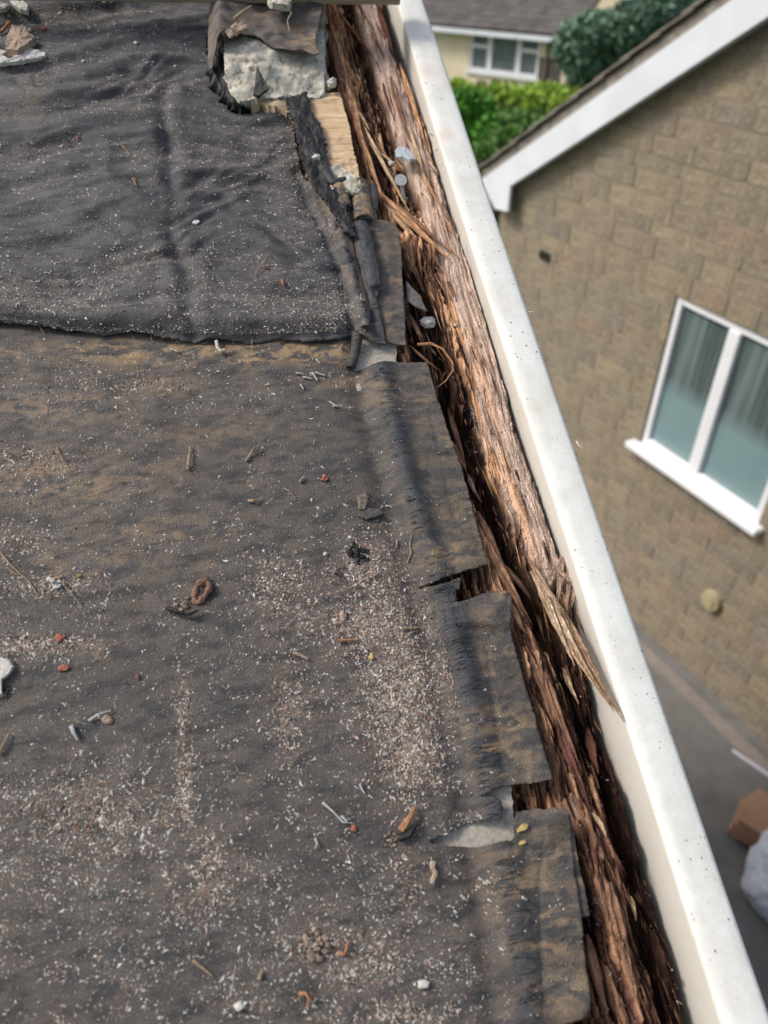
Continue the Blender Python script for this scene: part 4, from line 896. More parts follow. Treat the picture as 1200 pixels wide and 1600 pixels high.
stone('pebble', 509, 866, 4, 4, 3, M_WCH, 'tiny white pebble left of the black tar lump', 'pebble', seed=77, sub=1)
for pts, lab in [([(384, 722), (390, 714), (397, 704, .003), (404, 700)], 'forked dry twig in the upper middle of the lower felt'), ([(388, 784), (396, 786, .003), (403, 784), (409, 780)], 'pale sprig below the forked twig'), ([(444, 764), (452, 770, .002), (462, 780)], 'thin bent stem right of the pale sprig'), ([(468, 755), (472, 750), (475, 746)], 'short straw near the red clay crumb'), ([(90, 700), (96, 718, .002), (108, 731)], 'thin curved stem at the upper left of the lower felt'), ([(0, 862), (16, 882, .002), (30, 895), (45, 908), (60, 930)], 'long crooked twig at the left edge'), ([(12, 888), (30, 900)], 'short stem beside the long crooked twig'), ([(105, 920, .003), (118, 935, .003), (129, 950, 0)], 'pale twig hanging off the moss patch at the left'), ([(0, 1180), (8, 1163, .002), (16, 1147)], 'yellow straw at the left border'), ([(302, 1500), (318, 1512), (332, 1524)], 'pale straw near the bottom of the lower felt'), ([(294, 735), (296, 720, .002), (298, 700)], 'thin upright stem left of the forked twig'), ([(405, 1530), (408, 1522), (410, 1515)], 'short tan straw left of the dirt clod'), ([(636, 880), (642, 865), (640, 850), (643, 838)], 'thin wavy pale thread lying along the felt fold'), ([(619, 856), (620, 848), (620, 843)], 'short pale thread left of the wavy one'), ([(602, 792), (608, 792), (613, 795)], 'small white thread right of the felt scraps')]:
    stick('twig', pts, 2.4 if 'straw' in lab or 'forked' in lab else 1.3, 'low', M_TWIG if 'white' not in lab else M_WCH, lab, 'twig')
clump('dry_moss', 85, 912, 18, 'low', M_TANCH, 'pale patch of dry moss and fluff at the left', 'moss', 14, 14, M_WCH)
clump('dry_moss', 408, 706, 7, 'low', M_CLOD, 'little moss knot at the end of the forked twig', 'moss', 7, 15)
clump('dry_moss', 299, 730, 5, 'low', M_WCH, 'tiny grey fluff knot on the thin upright stem', 'fluff', 5, 16)
stone('green_bit', 124, 900, 4, 3, 3, M_GRN, 'tiny yellow-green leaf bit by the moss patch', 'leaf bit', seed=80, sub=1)
flake('mortar_flake', [(-20, 1035), (5, 1027), (18, 1032), (24, 1042), (18, 1055), (6, 1064), (4, 1078), (7, 1088), (-20, 1094)], 'low', .004, M_WCH, 'large white mortar flake cut off by the left border', 'mortar flake', lift=.002)
stick('feather', [(140, 1127), (155, 1118, .002), (174, 1111)], 2.5, 'low', M_WEB, 'thin grey feather left of the middle', 'feather', taper=.4)
stone('pebble', 168, 1125, 7, 6, 4, M_TANCH, 'pink crumb touching the grey feather', 'pebble', seed=82)
stick('feather', [(113, 1135), (117, 1146, .001), (123, 1157)], 3, 'low', M_WEB, 'short downy grey feather below the first', 'feather')
flake('pebble', [(652, 1532), (663, 1529), (671, 1534), (668, 1543), (654, 1544)], 'low', .004, M_WCH, 'clean white stone near the bottom of the felt', 'stone')
stone('pebble', 376, 1571, 7, 5, 4, M_WCH, 'white pebble at the bottom edge of the photo', 'pebble', seed=84)
clump('dirt_clod', 490, 1476, 19, 'low', M_CLOD, 'crumbly brown dirt clod near the bottom of the felt', 'dirt clod', 22, 21, M_TANCH)
stick('wood_curl', [(468, 1552), (478, 1551, .003), (484, 1560, .004), (480, 1572, .002)], 2.8, 'low', M_ORW, 'curled brown bark shaving below the dirt clod', 'shaving')
stick('wood_curl', [(530, 1488), (538, 1490, .003), (541, 1480, .003), (544, 1470)], 2.4, 'low', M_ORW, 'forked tan shaving right of the dirt clod', 'shaving')
stick('worm_crumb', [(676, 1347, 0), (674, 1356, .002), (679, 1364, .002), (675, 1375, 0), (675, 1380)], 4.2, 'low', M_TANCH, 'knobbly pinkish crumb string below the torn notch', 'crumb string', taper=.8)
stick('wood_chip', [(626, 1298, .002), (634, 1286, .004), (642, 1272, .004), (646, 1262, .001)], 5, 'low', M_ORW, 'upright orange wood sliver left of the torn notch', 'sliver')
stick('bark_strip', [(622, 1310), (636, 1305, .002), (648, 1288, .003)], 6, 'low', M_TAR, 'black curled felt shred beside the upright orange sliver', 'felt shred')
clump('dry_moss', 612, 1314, 11, 'low', M_CLOD, 'knot of pale roots left of the torn notch', 'roots', 9, 25, M_TANCH)
flake('wood_chip', [(806, 1296), (816, 1287), (824, 1288), (822, 1296), (808, 1301)], 'low', .002, M_YEL, 'tan wood chip on the top of the lowest felt tab', 'wood chip', lift=.002)
flake('wood_chip', [(809, 1317), (818, 1312), (822, 1316), (812, 1321)], 'low', .001, M_YEL, 'smaller tan wood chip below the first on the lowest tab', 'wood chip')
for i in range(5):
    pass
for pts, lab in [([(504, 1254), (522, 1270, .001), (536, 1285), (550, 1286)], 'wispy white cobweb strand in the lower middle'), ([(492, 1310), (496, 1318, .001), (492, 1326)], 'small tangle of cobweb below the long strand'), ([(562, 1225), (566, 1235), (570, 1240)], 'faint cobweb thread above the long strand'), ([(533, 1275, .001), (541, 1283, .002), (548, 1279)], 'cobweb loop at the end of the long strand')]:
    stick('cobweb', pts, 1.8, 'low', M_WEB, lab, 'cobweb', taper=.4)
for i, (x, y) in enumerate([(750, 1374), (757, 1380), (746, 1386), (762, 1378), (722, 1401), (726, 1405), (764, 1407), (711, 1370), (818, 1404), (738, 1462), (783, 1483), (712, 1446)]):
    stick('white_flake', [(x - 3, y - 2), (x + 4, y + 2)], 1.6, 'low', M_WCH, 'tiny white chip lying on the felt left of the lowest tab', 'flake', group='white chips beside the lowest felt tab', sides=5)
# timber groove finds
flake('glassy_chip', [(617, 232), (622, 226), (635, 230), (643, 240), (647, 254), (640, 257), (628, 250), (619, 248)], -.002, .003, M_SIL, 'bluish translucent chip lying on the splinters near the top', 'chip', lift=.0, tilt=(.1, -.2))
root = empty('clout_nail', RM @ Matrix.Translation(PV(626, 282, -.001)), 'large-headed grey nail sticking out of the rotten timber', 'nail')
ob('nail_head', MB().tube([(0, 0, 0), (0, 0, .0018)], .0088, 14).me('nail_head', M_GALV), root, Matrix.Rotation(.35, 4, 'X'))
ob('shank', MB().tube([(0, 0, 0), (.006, -.017, -.025)], .0024, 8).me('shank', M_GALV), root, Matrix.Identity(4))
stone('mortar_crumb', 666, 510, 13, 12, 8, M_WCH, 'pinkish white mortar crumb in the middle of the rotten timber', 'mortar crumb', 'rot', seed=90, lift=.8)
stone('mortar_crumb', 610, 262, 6, 8, 4, M_WCH, 'small white crumb between the bluish chip and the nail', 'mortar crumb', 'rot', seed=91, lift=1)
stone('mortar_crumb', 711, 509, 4, 4, 3, M_WCH, 'bright white bead on the rotten timber right of the mortar crumb', 'bead', 'rot', seed=92, sub=1, lift=1)
stone('mortar_crumb', 519, 133, 11, 9, 8, M_WCH, 'round cream mortar crumb on the corner of the pale timber', 'mortar crumb', .022, seed=93)
stone('mortar_crumb', 494, 247, 8, 6, 5, M_WCH, 'pale mortar crumb in the curl of the black felt', 'mortar crumb', .030, seed=94)
flake('slate_chip', [(634, 438), (652, 458), (668, 487), (650, 480), (635, 470)], -.004, .0015, M_SLT, 'grey triangular felt chip wedged beside the upper felt tab', 'chip', lift=0)
flake('felt_triangle', [(395, 145), (402, 120), (418, 138), (420, 143), (404, 148)], .036, .003, M_TAR, 'black triangular felt scrap leaning on the mortar lump', 'felt scrap', tilt=(.3, .5), lift=.002)
flake('mortar_chip', [(418, -10), (455, -12), (456, 8), (452, 18), (425, 14), (418, 8)], .062, .008, M_MORT, 'whitish mortar chip on the loose flap at the top', 'mortar chip', lift=0, amp=.003)
stick('twig', [(452, 10), (455, 22), (449, 34), (452, 50)], 2, .060, M_TWIG, 'wavy pale root on the loose felt flap', 'root', lift=0)
flake('paper_scrap', [(352, 55), (366, 42), (384, 40), (388, 50), (372, 56), (360, 62)], .054, .003, M_TANCH, 'crumpled tan scrap on the edge of the loose flap', 'scrap', lift=.003, amp=.004)
stick('wood_chip', [(366, 34, 0), (380, 26, .003), (394, 17, .004)], 4, .056, M_TWIG, 'tan pointed splinter on the loose felt flap', 'splinter', taper=.3)
stick('root', [(652, 540), (672, 543, .006), (690, 554, .009), (705, 575, .008), (706, 585, .006), (695, 600, .004), (682, 608, .002)], 2.6, -.014, M_ORW, 'curved brown root looping over the rotten timber', 'root', lift=0)
for pts, lab in [([(900, 690, 0), (903, 700, .004), (908, 706, .005), (905, 697, .006)], 'curled white thread on the outer edge of the white board'), ([(826, 488), (834, 489, .002)], 'white fluff on the outer edge of the white board')]:
    stick('thread', [p for p in pts], 1.1, TOP, M_WCH, lab, 'thread', lift=0)
for i, pt in enumerate([[(864, 790), (872, 794), (870, 802)], [(628, 92), (636, 95)], [(672, 210), (680, 214)], [(680, 236), (688, 233)], [(690, 258), (699, 257)]]):
    stick('stray_fibre', pt, 1, -.004, M_TAR, 'dark stray fibre on the inner face of the white board', 'fibre', group='dark fibres along the white board', lift=0)

for i in range(16):
    x = random.gauss(738, 12); y = random.gauss(690, 22); a = random.uniform(0, 6.28); L = random.uniform(6, 16)
    stick('cobweb', [(x, y), (x + L * .5 * math.cos(a), y + L * .5 * math.sin(a), .003), (x + L * math.cos(a + .4), y + L * math.sin(a + .4), .001)], .45, 'rot', M_WEB, 'fine cobweb thread across the dark hollow of the rotten timber', 'cobweb', group='cobweb threads in the dark timber hollow', sides=4)
# ------------------------------------------------------------------ background planes
class Wall:
    def __init__(s, org, az):
        a = math.radians(az); s.x = np.array([-math.sin(a), -math.cos(a), 0]); s.y = np.array([-s.x[1], s.x[0], 0]); s.o = np.array([org[0], org[1], 0.])
        s.M = Matrix(((s.x[0], s.y[0], 0, s.o[0]), (s.x[1], s.y[1], 0, s.o[1]), (0, 0, 1, 0), (0, 0, 0, 1)))
    def hit(s, px, py, depth=0.):
        r = ray(px, py); t = (depth - (CP - s.o) @ s.y) / (r @ s.y); p = CP + r * t; return float((p - s.o) @ s.x), float(p[2])
def gpt(px, py, z=0.):
    r = ray(px, py); t = (z - CAMZ) / r[2]; return CP + r * t
base = gpt(1100, 1072); NW = Wall(base, -27.6)
def stone_mat(name, cols, rough=.9, sc=25):
    t = NT(name); r = t.rnd(); n = t.noise(sc, 6, .65); b = t.noise(3, 4)
    c = t.ramp(r, [(i / (len(cols) - 1), c) for i, c in enumerate(cols)])
    c = t.mix(1.0, c, t.ramp(n, [(.3, .62), (.7, 1.3)]), 'MULTIPLY')
    c = t.mix(t.ramp(b, [(.45, 0), (.7, .5)]), c, (.15, .13, .105))
    c = t.mix(t.ramp(t.noise(9, 3), [(.68, 0), (.74, .7)]), c, (.36, .33, .28))
    return t.fin(c, rough, n, .012, spec=.2)
M_BLK = stone_mat('stone_block', [(.25, .21, .155), (.31, .255, .18), (.245, .21, .165), (.33, .27, .18), (.265, .22, .16), (.27, .235, .185), (.295, .225, .165)])
M_JNT = simple('joint_mortar', (.21, .178, .138), (.25, .212, .165), 20, .95, .004)
M_FRM = simple('window_plastic', (.80, .81, .83), (.74, .75, .78), 4, .35)
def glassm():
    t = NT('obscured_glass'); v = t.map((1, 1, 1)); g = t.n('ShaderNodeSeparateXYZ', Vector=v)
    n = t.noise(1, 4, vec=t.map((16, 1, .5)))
    fold = t.ramp(n, [(.35, (.045, .065, .068)), (.65, (.16, .20, .205))])  # light and shade of curtain folds painted into the pane colour
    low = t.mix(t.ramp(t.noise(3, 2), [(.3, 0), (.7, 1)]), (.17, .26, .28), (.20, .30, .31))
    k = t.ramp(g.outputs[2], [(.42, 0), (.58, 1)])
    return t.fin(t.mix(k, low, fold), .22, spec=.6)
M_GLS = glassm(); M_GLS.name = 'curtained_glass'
M_DGL = simple('dark_glass', (.10, .125, .14), (.16, .19, .20), 2, .15, spec=.7)
nh = empty('neighbour_house', NW.M, 'brown stone bungalow gable with a white window and white bargeboard', 'house')
# rake in wall plane
ra = NW.hit(800, 288); rb = NW.hit(1200, 26); slope = (rb[1] - ra[1]) / (rb[0] - ra[0]); print('rake', ra, rb, math.degrees(math.atan(slope)))
XL = NW.hit(782, 330)[0]; XR = XL + 7.2; rz = lambda x: ra[1] + (x - ra[0]) * slope
ridgeX = (XL + XR) / 2; topz = lambda x: rz(x) if x < ridgeX else rz(2 * ridgeX - x)
# window corners
w0 = NW.hit(1058, 463); w1 = NW.hit(998, 690); wr = NW.hit(1186, 812); WX0 = (w0[0] + w1[0]) / 2; WX1 = wr[0]; WZ0, WZ1 = w1[1], w0[1]
print('window', WX0, WX1, WZ0, WZ1, w0, w1, wr)
BH = .145
zs = [0.]; 
hs_ = []
z = 0
while z < WZ0 - .08: hs_.append(random.choice([.10, .13, .145, .16])); z += hs_[-1]
sc_ = (WZ0 - .05) / z; hs_ = [q * sc_ for q in hs_]; z = WZ0 - .05; h2 = []
while z < WZ1: q = random.choice([.10, .13, .145, .16]); h2.append(q); z += q
sc_ = (WZ1 - WZ0 + .05) / sum(h2); hs_ += [q * sc_ for q in h2]; z = WZ1
while z < rz(ridgeX): q = random.choice([.10, .13, .145, .16]); hs_.append(q); z += q
blocks = []; z = 0
for q in hs_:
    x = XL - random.uniform(0, .3)
    while x < XR:
        L = random.choice([.26, .32, .38, .44, .44]); a0, a1 = max(x, XL), min(x + L, XR); x += L
        segs = [(a0, a1)]
        if z + q > WZ0 and z < WZ1 - .01:
            segs = [(a0, min(a1, WX0))] if a0 < WX0 else ([(max(a0, WX1), a1)] if a1 > WX1 else [])
            if a0 < WX0 and a1 > WX1: segs = [(a0, WX0), (WX1, a1)]
        for s0, s1 in segs:
            if s1 - s0 < .03: continue
            zt = min(topz(s0), topz(s1)) ; g = .0035
            if zt < z + .02 and max(topz(s0), topz(s1)) < z + .02: continue
            t0, t1 = min(z + q - g, topz(s0 + g)), min(z + q - g, topz(s1 - g))
            if t0 < z + g + .01 and t1 < z + g + .01: continue
            poly = [(s0 + g, z + g), (s1 - g, z + g), (s1 - g, max(t1, z + g + .002)), (s0 + g, max(t0, z + g + .002))]
            blocks.append(poly)
    z += q
# wall core with a window opening
core = MB()
core.prism([(XL, 0), (WX0, 0), (WX0, topz(WX0)), (XL, topz(XL))], .006, .28)
core.prism([(WX0, 0), (WX1, 0), (WX1, WZ0), (WX0, WZ0)], .006, .28)
core.prism([(WX0, WZ1), (WX1, WZ1), (WX1, topz(WX1)), (WX0, topz(WX0))], .006, .28)
core.prism([(WX1, 0), (XR, 0), (XR, topz(XR)), (ridgeX, topz(ridgeX)), (WX1, topz(WX1))] if WX1 < ridgeX else [(WX1, 0), (XR, 0), (XR, topz(XR)), (WX1, topz(WX1))], .006, .28)
wallo = ob('wall', core.me('wall', M_JNT), nh, Matrix.Identity(4))
def vis_area(p, W_):
    q = [W_.o + W_.x * x + np.array([0, 0, z]) for x, z in p]; out = []
    for c in q:
        d = c - CP; zz = d @ FW
        if zz < .1: return 0, 0
        out.append((600 + FPX * (d @ RT) / zz, 800 - FPX * (d @ UP) / zz))
    cx = sum(a for a, b in out) / 4; cy = sum(b for a, b in out) / 4
    return cx, cy
cand = []
for p in blocks:
    cx, cy = vis_area(p, NW); bx = float(np.interp(cy, [0, 490, 1000, 1560], [655, 830, 1000, 1185]))
    cand.append((0 if (bx - 60 < cx < 1290 and -60 < cy < 1250) else 1, p))
cand.sort(key=lambda t: t[0]); print('blocks', len(cand), sum(1 for c in cand if c[0] == 0))
def block_me(p, r):
    y0 = -r.uniform(-.005, .001); cx = sum(a for a, b in p) / 4; cz = sum(b for a, b in p) / 4
    V = [(a, .008, b) for a, b in p] + [(a + (cx - a) * .03, y0, b + (cz - b) * .05) for a, b in p]
    F = [(4, 5, 6, 7), (0, 1, 5, 4), (1, 2, 6, 5), (2, 3, 7, 6), (3, 0, 4, 7)]
    return V, F
rr = random.Random(3); sv = []; sf = []
for i, (k, p) in enumerate(cand):
    V, F = block_me(p, rr)
    if i < 290:
        c = V[4]; me = mesh('stone_block', [(x - c[0], y, z - c[2]) for x, y, z in V], F, M_BLK); ob('stone_block', me, wallo, Matrix.Translation((c[0], 0, c[2])))
    else:
        b = len(sv); sv += V; sf += [tuple(b + q for q in f) for f in F]
if sv: tag(ob('stonework', mesh('stonework', sv, sf, M_BLK), nh, Matrix.Identity(4)), kind='stuff')
# window: frame, mullion, panes, sill
fw = .055
fr = MB(); fr.box((WX0, .02, WZ0), (WX0 + fw, .09, WZ1)); fr.box((WX1 - fw, .02, WZ0), (WX1, .09, WZ1)); fr.box((WX0 + fw, .02, WZ1 - fw), (WX1 - fw, .09, WZ1)); fr.box((WX0 + fw, .02, WZ0), (WX1 - fw, .09, WZ0 + fw))
win = ob('window', fr.me('window', M_FRM, bevel=.006), nh, Matrix.Identity(4)); tag(win, 'white framed window with two obscured panes')
mx = NW.hit(1118, 610)[0]; mw_ = .05
print('mullion', mx)
ob('mullion', MB().box((mx - mw_, .012, WZ0 + fw - .001), (mx + mw_, .085, WZ1 - fw + .001)).me('mullion', M_FRM, bevel=.006), win, Matrix.Identity(4))
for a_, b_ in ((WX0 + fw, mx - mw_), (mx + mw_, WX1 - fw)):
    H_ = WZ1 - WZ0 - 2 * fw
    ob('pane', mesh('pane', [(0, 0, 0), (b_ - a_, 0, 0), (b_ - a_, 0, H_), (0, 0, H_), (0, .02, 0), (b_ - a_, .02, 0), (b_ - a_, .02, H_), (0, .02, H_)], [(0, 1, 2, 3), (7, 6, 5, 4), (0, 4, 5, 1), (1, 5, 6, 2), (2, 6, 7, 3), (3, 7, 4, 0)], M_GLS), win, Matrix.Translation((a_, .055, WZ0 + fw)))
ob('sill', MB().box((WX0 - .07, -.09, WZ0 - .05), (WX1 + .06, .10, WZ0 + .001)).me('sill', M_FRM, bevel=.008), win, Matrix.Identity(4))
# bargeboard, verge, roof tiles
u0_ = NW.hit(757, 272, -.1); lo = NW.hit(800, 290, -.1); lo2 = NW.hit(1200, 28, -.1); up2 = NW.hit(1140, 0, -.1)
bz = lambda x, q=lo, q2=lo2: q[1] + (x - q[0]) * (q2[1] - q[1]) / (q2[0] - q[0])
tz = lambda x: u0_[1] + (x - u0_[0]) * (up2[1] - u0_[1]) / (up2[0] - u0_[0])
SL = (bz(1) - bz(0)); print('barge slope', math.degrees(math.atan(SL)), math.degrees(math.atan(tz(1) - tz(0))), 'height', tz(lo[0]) - bz(lo[0]))
BHH = (tz(lo[0]) - bz(lo[0])) * .88; foot = NW.hit(776, 326, -.1); foot2 = NW.hit(796, 330, -.1); XE = u0_[0] - .02
tz = lambda x: bz(x) + BHH
XM = ridgeX
poly = [(XE, tz(XE)), (foot[0] - .0, foot[1]), (foot2[0], foot2[1]), (foot2[0], bz(foot2[0])), (XM, bz(XM)), (XM, tz(XM))]
M_WBG = simple('white_painted_board', (.74, .77, .82), (.66, .69, .74), 3, .5)
ob('bargeboard', MB().prism(poly, -.12, -.095).me('bargeboard', M_WBG), nh, Matrix.Identity(4))
ob('soffit', MB().prism([(XE + .1, bz(XE + .1) + .02), (XM, bz(XM) + .02), (XM, bz(XM) + .035), (XE + .1, bz(XE + .1) + .035)], -.095, .0).me('soffit', M_WBG), nh, Matrix.Identity(4))
def rooft(name, cols, sc=14):
    t = NT(name); n = t.noise(sc, 6, .7); r = t.rnd(); c = t.ramp(n, [(.3, cols[0]), (.55, cols[1]), (.75, cols[2])])
    c = t.mix(1.0, c, t.ramp(r, [(0, .8), (1, 1.2)]), 'MULTIPLY'); return t.fin(c, .95, n, .01, spec=.2)
M_TIL = rooft('roof_tile_stone', [(.14, .125, .11), (.24, .21, .185), (.40, .36, .31)]); M_TIL2 = rooft('roof_tile_dark', [(.085, .078, .076), (.12, .11, .106), (.17, .155, .148)], 5)
cosr = 1 / math.sqrt(1 + SL * SL); sinr = SL * cosr
ang = math.atan(SL); RMN = Matrix.Rotation(-ang, 4, 'Y')
tile_m = MB().box((0, 0, 0), (.36, .33, .016)).me('roof_tile', M_TIL, bevel=.003)
roofo = ob('roof', MB().prism([(XE, tz(XE) - .03), (XM, tz(XM) - .03), (XM, tz(XM) + .075), (XE, tz(XE) + .075)], -.115, 7.).me('roof', M_TIL), nh, Matrix.Identity(4))
nt_ = 0; Lr = (XM - XE) / cosr
for i in range(int(Lr / .27)):
    for j in range(22):
        if nt_ >= 288: break
        d = i * .27; m = Matrix.Translation((XE - .04 + d * cosr, -.15 + j * .336 + (i % 2) * .0, tz(XE - .04 + d * cosr) + .105)) @ RMN @ Matrix.Rotation(math.radians(2.6) + random.uniform(-.008, .008), 4, 'Y')
        ob('roof_tile', tile_m, roofo, m); nt_ += 1
# mirrored far slope, plain
ob('roof_slope', MB().prism([(XM, tz(XM)), (XM, tz(XM) - .03), (2 * XM - XE, tz(XE) - .03), (2 * XM - XE, tz(XE))], -.12, 7.).me('roof_slope', M_TIL), nh, Matrix.Identity(4))
ob('side_wall', MB().box((XL, .29, 0), (XL + .25, 6.9, tz(XL) - .12)).me('side_wall', M_JNT), nh, Matrix.Identity(4))
ob('fascia', MB().box((XE + .0, -.09, foot[1] + .05), (XE + .02, 6.9, tz(XE) - .02)).me('fascia', M_WBG), nh, Matrix.Identity(4))
# round vent on the wall, dark vent
vx, vz = NW.hit(1115, 936); M_CRM = simple('cream_plastic', (.42, .37, .22), (.36, .31, .18), 20, .6)
vt = ob('round_vent', MB().tube([(0, 0, 0), (0, -.05, 0)], .085, 28).me('round_vent', M_CRM, bevel=.004), nh, Matrix.Translation((vx, .0, vz))); tag(vt, 'round cream vent cover')
ob('vent_centre', MB().tube([(0, -.05, 0), (0, -.062, 0)], .05, 24).me('vent_centre', M_CRM, bevel=.003), vt, Matrix.Identity(4))
vx, vz = NW.hit(852, 400); ob('air_brick', MB().box((-.07, -.012, -.035), (.07, .02, .035)).me('air_brick', M_TAR), nh, Matrix.Translation((vx, 0, vz)))

# ------------------------------------------------------------------ ground
def gm(name, c1, c2, sc, bump=.01):
    t = NT(name); n = t.noise(sc, 8, .65); b = t.noise(.8, 4); c = t.mix(t.ramp(n, [(.35, 0), (.65, 1)]), c1, c2); c = t.mix(t.ramp(b, [(.45, 0), (.65, .4)]), c, tuple(x * .6 for x in c1)); return t.fin(c, .95, n, bump, spec=.2)
M_CONC = gm('concrete', (.21, .20, .19), (.15, .143, .135), 5); M_GRASS = gm('grass_ground', (.045, .085, .018), (.08, .13, .03), 6, .03)
gx = MB(); gx.v = [(-300, -300, -.02), (300, -300, -.02), (300, 400, -.02), (-300, 400, -.02)]; gx.f = [(0, 1, 2, 3)]
tag(ob('ground', gx.me('ground', M_GRASS)), kind='structure')
pv = MB().box((-4.5, -3.4, -.10), (8, .02, -.004)).me('path', M_CONC); tag(ob('path', pv, None, NW.M), kind='structure')
# raised pale edging strip on the path, parallel to the wall
e0 = gpt(1020, 1010); e1 = gpt(1160, 1165)
def wl(p): return float((p - NW.o) @ NW.x), float((p - NW.o) @ NW.y)
ea, eb = wl(gpt(1030, 1035)), wl(gpt(1150, 1160)); ey = (ea[1] + eb[1]) / 2; print('edging', ea, eb)
M_EDG = gm('edging_concrete', (.29, .255, .225), (.23, .20, .175), 12)
tag(ob('edging_strip', MB().box((-4.4, ey - .06, -.004), (7.9, ey + .05, .012)).me('edging_strip', M_EDG), None, NW.M), kind='structure')
# planks, bag and plastic strip on the path
pA, pB = gpt(1155, 1245, .25), gpt(1230, 1310, .25)
c = gpt(1196, 1262, .28)
pk = empty('timber_offcuts', Matrix.Translation(c) @ Matrix.Rotation(math.radians(-42), 4, 'Z'), 'short orange-brown timber boards stacked on the path at the right edge', 'timber')
M_BRD = simple('sawn_board', (.42, .25, .16), (.32, .19, .12), 1, .8, stretch=(3, 40, 40))
for i in range(3): ob('board', MB().box((-.10 - .02 * i, -.20, -.06 - i * .07), (.9, .12 - .01 * i, -.002 - i * .07)).me('board', M_BRD, bevel=.004), pk, Matrix.Rotation(.03 * i, 4, 'Z'))
a_, b_ = gpt(1144, 1173, .3), gpt(1215, 1222, .3)
M_STR = simple('plastic_trim', (.66, .66, .74), (.6, .6, .68), 5, .5)
d_ = Vector(b_ - a_); o = ob('plastic_trim', MB().box((0, -.012, 0), (d_.length, .014, .012)).me('plastic_trim', M_STR, bevel=.003), None, Matrix.Translation(a_) @ Matrix.Rotation(math.atan2(d_.y, d_.x), 4, 'Z')); tag(o, 'thin lilac-white plastic trim leaning over the path at the right edge', 'trim')
M_BAG = simple('white_bag', (.80, .83, .88), (.66, .72, .80), 8, .45, .02)
c = gpt(1225, 1375, .3)
bag = ico(5, 44, .10, (.20, .26, .32), 'rubble_bag', M_BAG, True); tag(ob('rubble_bag', bag, None, Matrix.Translation((c[0], c[1], .28))), 'white plastic rubble bag standing on the path at the lower right edge', 'bag')
c = gpt(1206, 1130, .05); tag(ob('plastic_tub', MB().tube([(0, 0, 0), (0, 0, .10)], [.07, .085], 20).me('plastic_tub', M_BAG), None, Matrix.Translation((c[0], c[1], 0))), 'small white plastic tub beside the stone wall at the right edge', 'tub')

# ------------------------------------------------------------------ far house
fc = CP + ray(790, 80) * 24.5; FH = Wall(fc, -50)
M_FWL = gm('far_render', (.78, .67, .50), (.68, .58, .43), 3)
fh = empty('far_house', FH.M, 'beige stone house with dark tiled roof beyond the hedges', 'house')
el_, er_ = FH.hit(660, 38), FH.hit(897, 56); EZ = (el_[1] + er_[1]) / 2; print('far eave', el_, er_)
FX0, FX1 = -7.5, er_[0] - .1
wa, wb = FH.hit(733, 48), FH.hit(846, 62); wlow = FH.hit(735, 112); wlow2 = FH.hit(838, 120); fz0 = (wlow[1] + wlow2[1]) / 2; fz1 = (wa[1] + wb[1]) / 2; print('far win', wa, wb, fz0, fz1)
wx0, wx1 = (wa[0] + wlow[0]) / 2, (wb[0] + wlow2[0]) / 2
GZ = min(0, fz0 - 1.4)
c = MB(); c.box((FX0, 0, GZ), (wx0, .3, EZ)); c.box((wx1, 0, GZ), (FX1, .3, EZ)); c.box((wx0, 0, GZ), (wx1, .3, fz0)); c.box((wx0, 0, fz1), (wx1, .3, EZ)); c.box((FX1 - .3, .3, GZ), (FX1, 6, EZ)); 
ob('wall', c.me('wall', M_FWL), fh, Matrix.Identity(4))
f = MB(); q = .09; f.box((wx0, .03, fz0), (wx0 + q, .12, fz1)); f.box((wx1 - q, .03, fz0), (wx1, .12, fz1)); f.box((wx0 + q, .03, fz1 - q), (wx1 - q, .12, fz1)); f.box((wx0 + q, .03, fz0), (wx1 - q, .12, fz0 + q))
W_ = wx1 - wx0; m1, m2 = wx0 + .29 * W_, wx0 + .71 * W_
for m_ in (m1, m2): f.box((m_ - .09, .025, fz0 + q), (m_ + .09, .12, fz1 - q))
tr = fz0 + .66 * (fz1 - fz0)
f.box((wx0 + q, .028, tr - .05), (m1 - .09, .12, tr + .05)); f.box((m2 + .09, .028, tr - .05), (wx1 - q, .12, tr + .05))
fwn = ob('window', f.me('window', M_FRM), fh, Matrix.Identity(4))
for a_, b_, c0_, c1_ in ((wx0 + q, m1 - .09, fz0 + q, tr - .05), (wx0 + q, m1 - .09, tr + .05, fz1 - q), (m1 + .09, m2 - .09, fz0 + q, fz1 - q), (m2 + .09, wx1 - q, fz0 + q, tr - .05), (m2 + .09, wx1 - q, tr + .05, fz1 - q)):
    ob('pane', MB().box((a_, .08, c0_), (b_, .10, c1_)).me('pane', M_DGL), fwn, Matrix.Identity(4))
ob('sill', MB().box((wx0 - .1, -.08, fz0 - .08), (wx1 + .1, .1, fz0)).me('sill', M_FRM), fwn, Matrix.Identity(4))
ob('gutter', MB().box((FX0 - .2, -.42, EZ - .14), (FX1 + .2, -.30, EZ)).me('gutter', M_WBG), fh, Matrix.Identity(4))
ob('drainpipe', MB().tube([(wx1 + .32, -.06, GZ), (wx1 + .32, -.06, EZ - .14)], .05, 10).me('drainpipe', simple('brown_pipe', (.16, .13, .10), None, 5)), fh, Matrix.Identity(4))
rf = ob('roof', MB().prism([(FX0 - .3, 0), (FX1 + .25, 0), (FX1 + .25, .06), (FX0 - .3, .06)], 0, 7.5).me('roof', M_DARK), fh, Matrix.Translation((0, -.4, EZ)) @ Matrix.Rotation(math.radians(30), 4, 'X'))
tm = MB().box((0, 0, 0), (.325, .34, .02)).me('roof_tile', M_TIL2)
k = 0
tiles_v = MB()
x = FX1 + .25 - .33
rows = 10
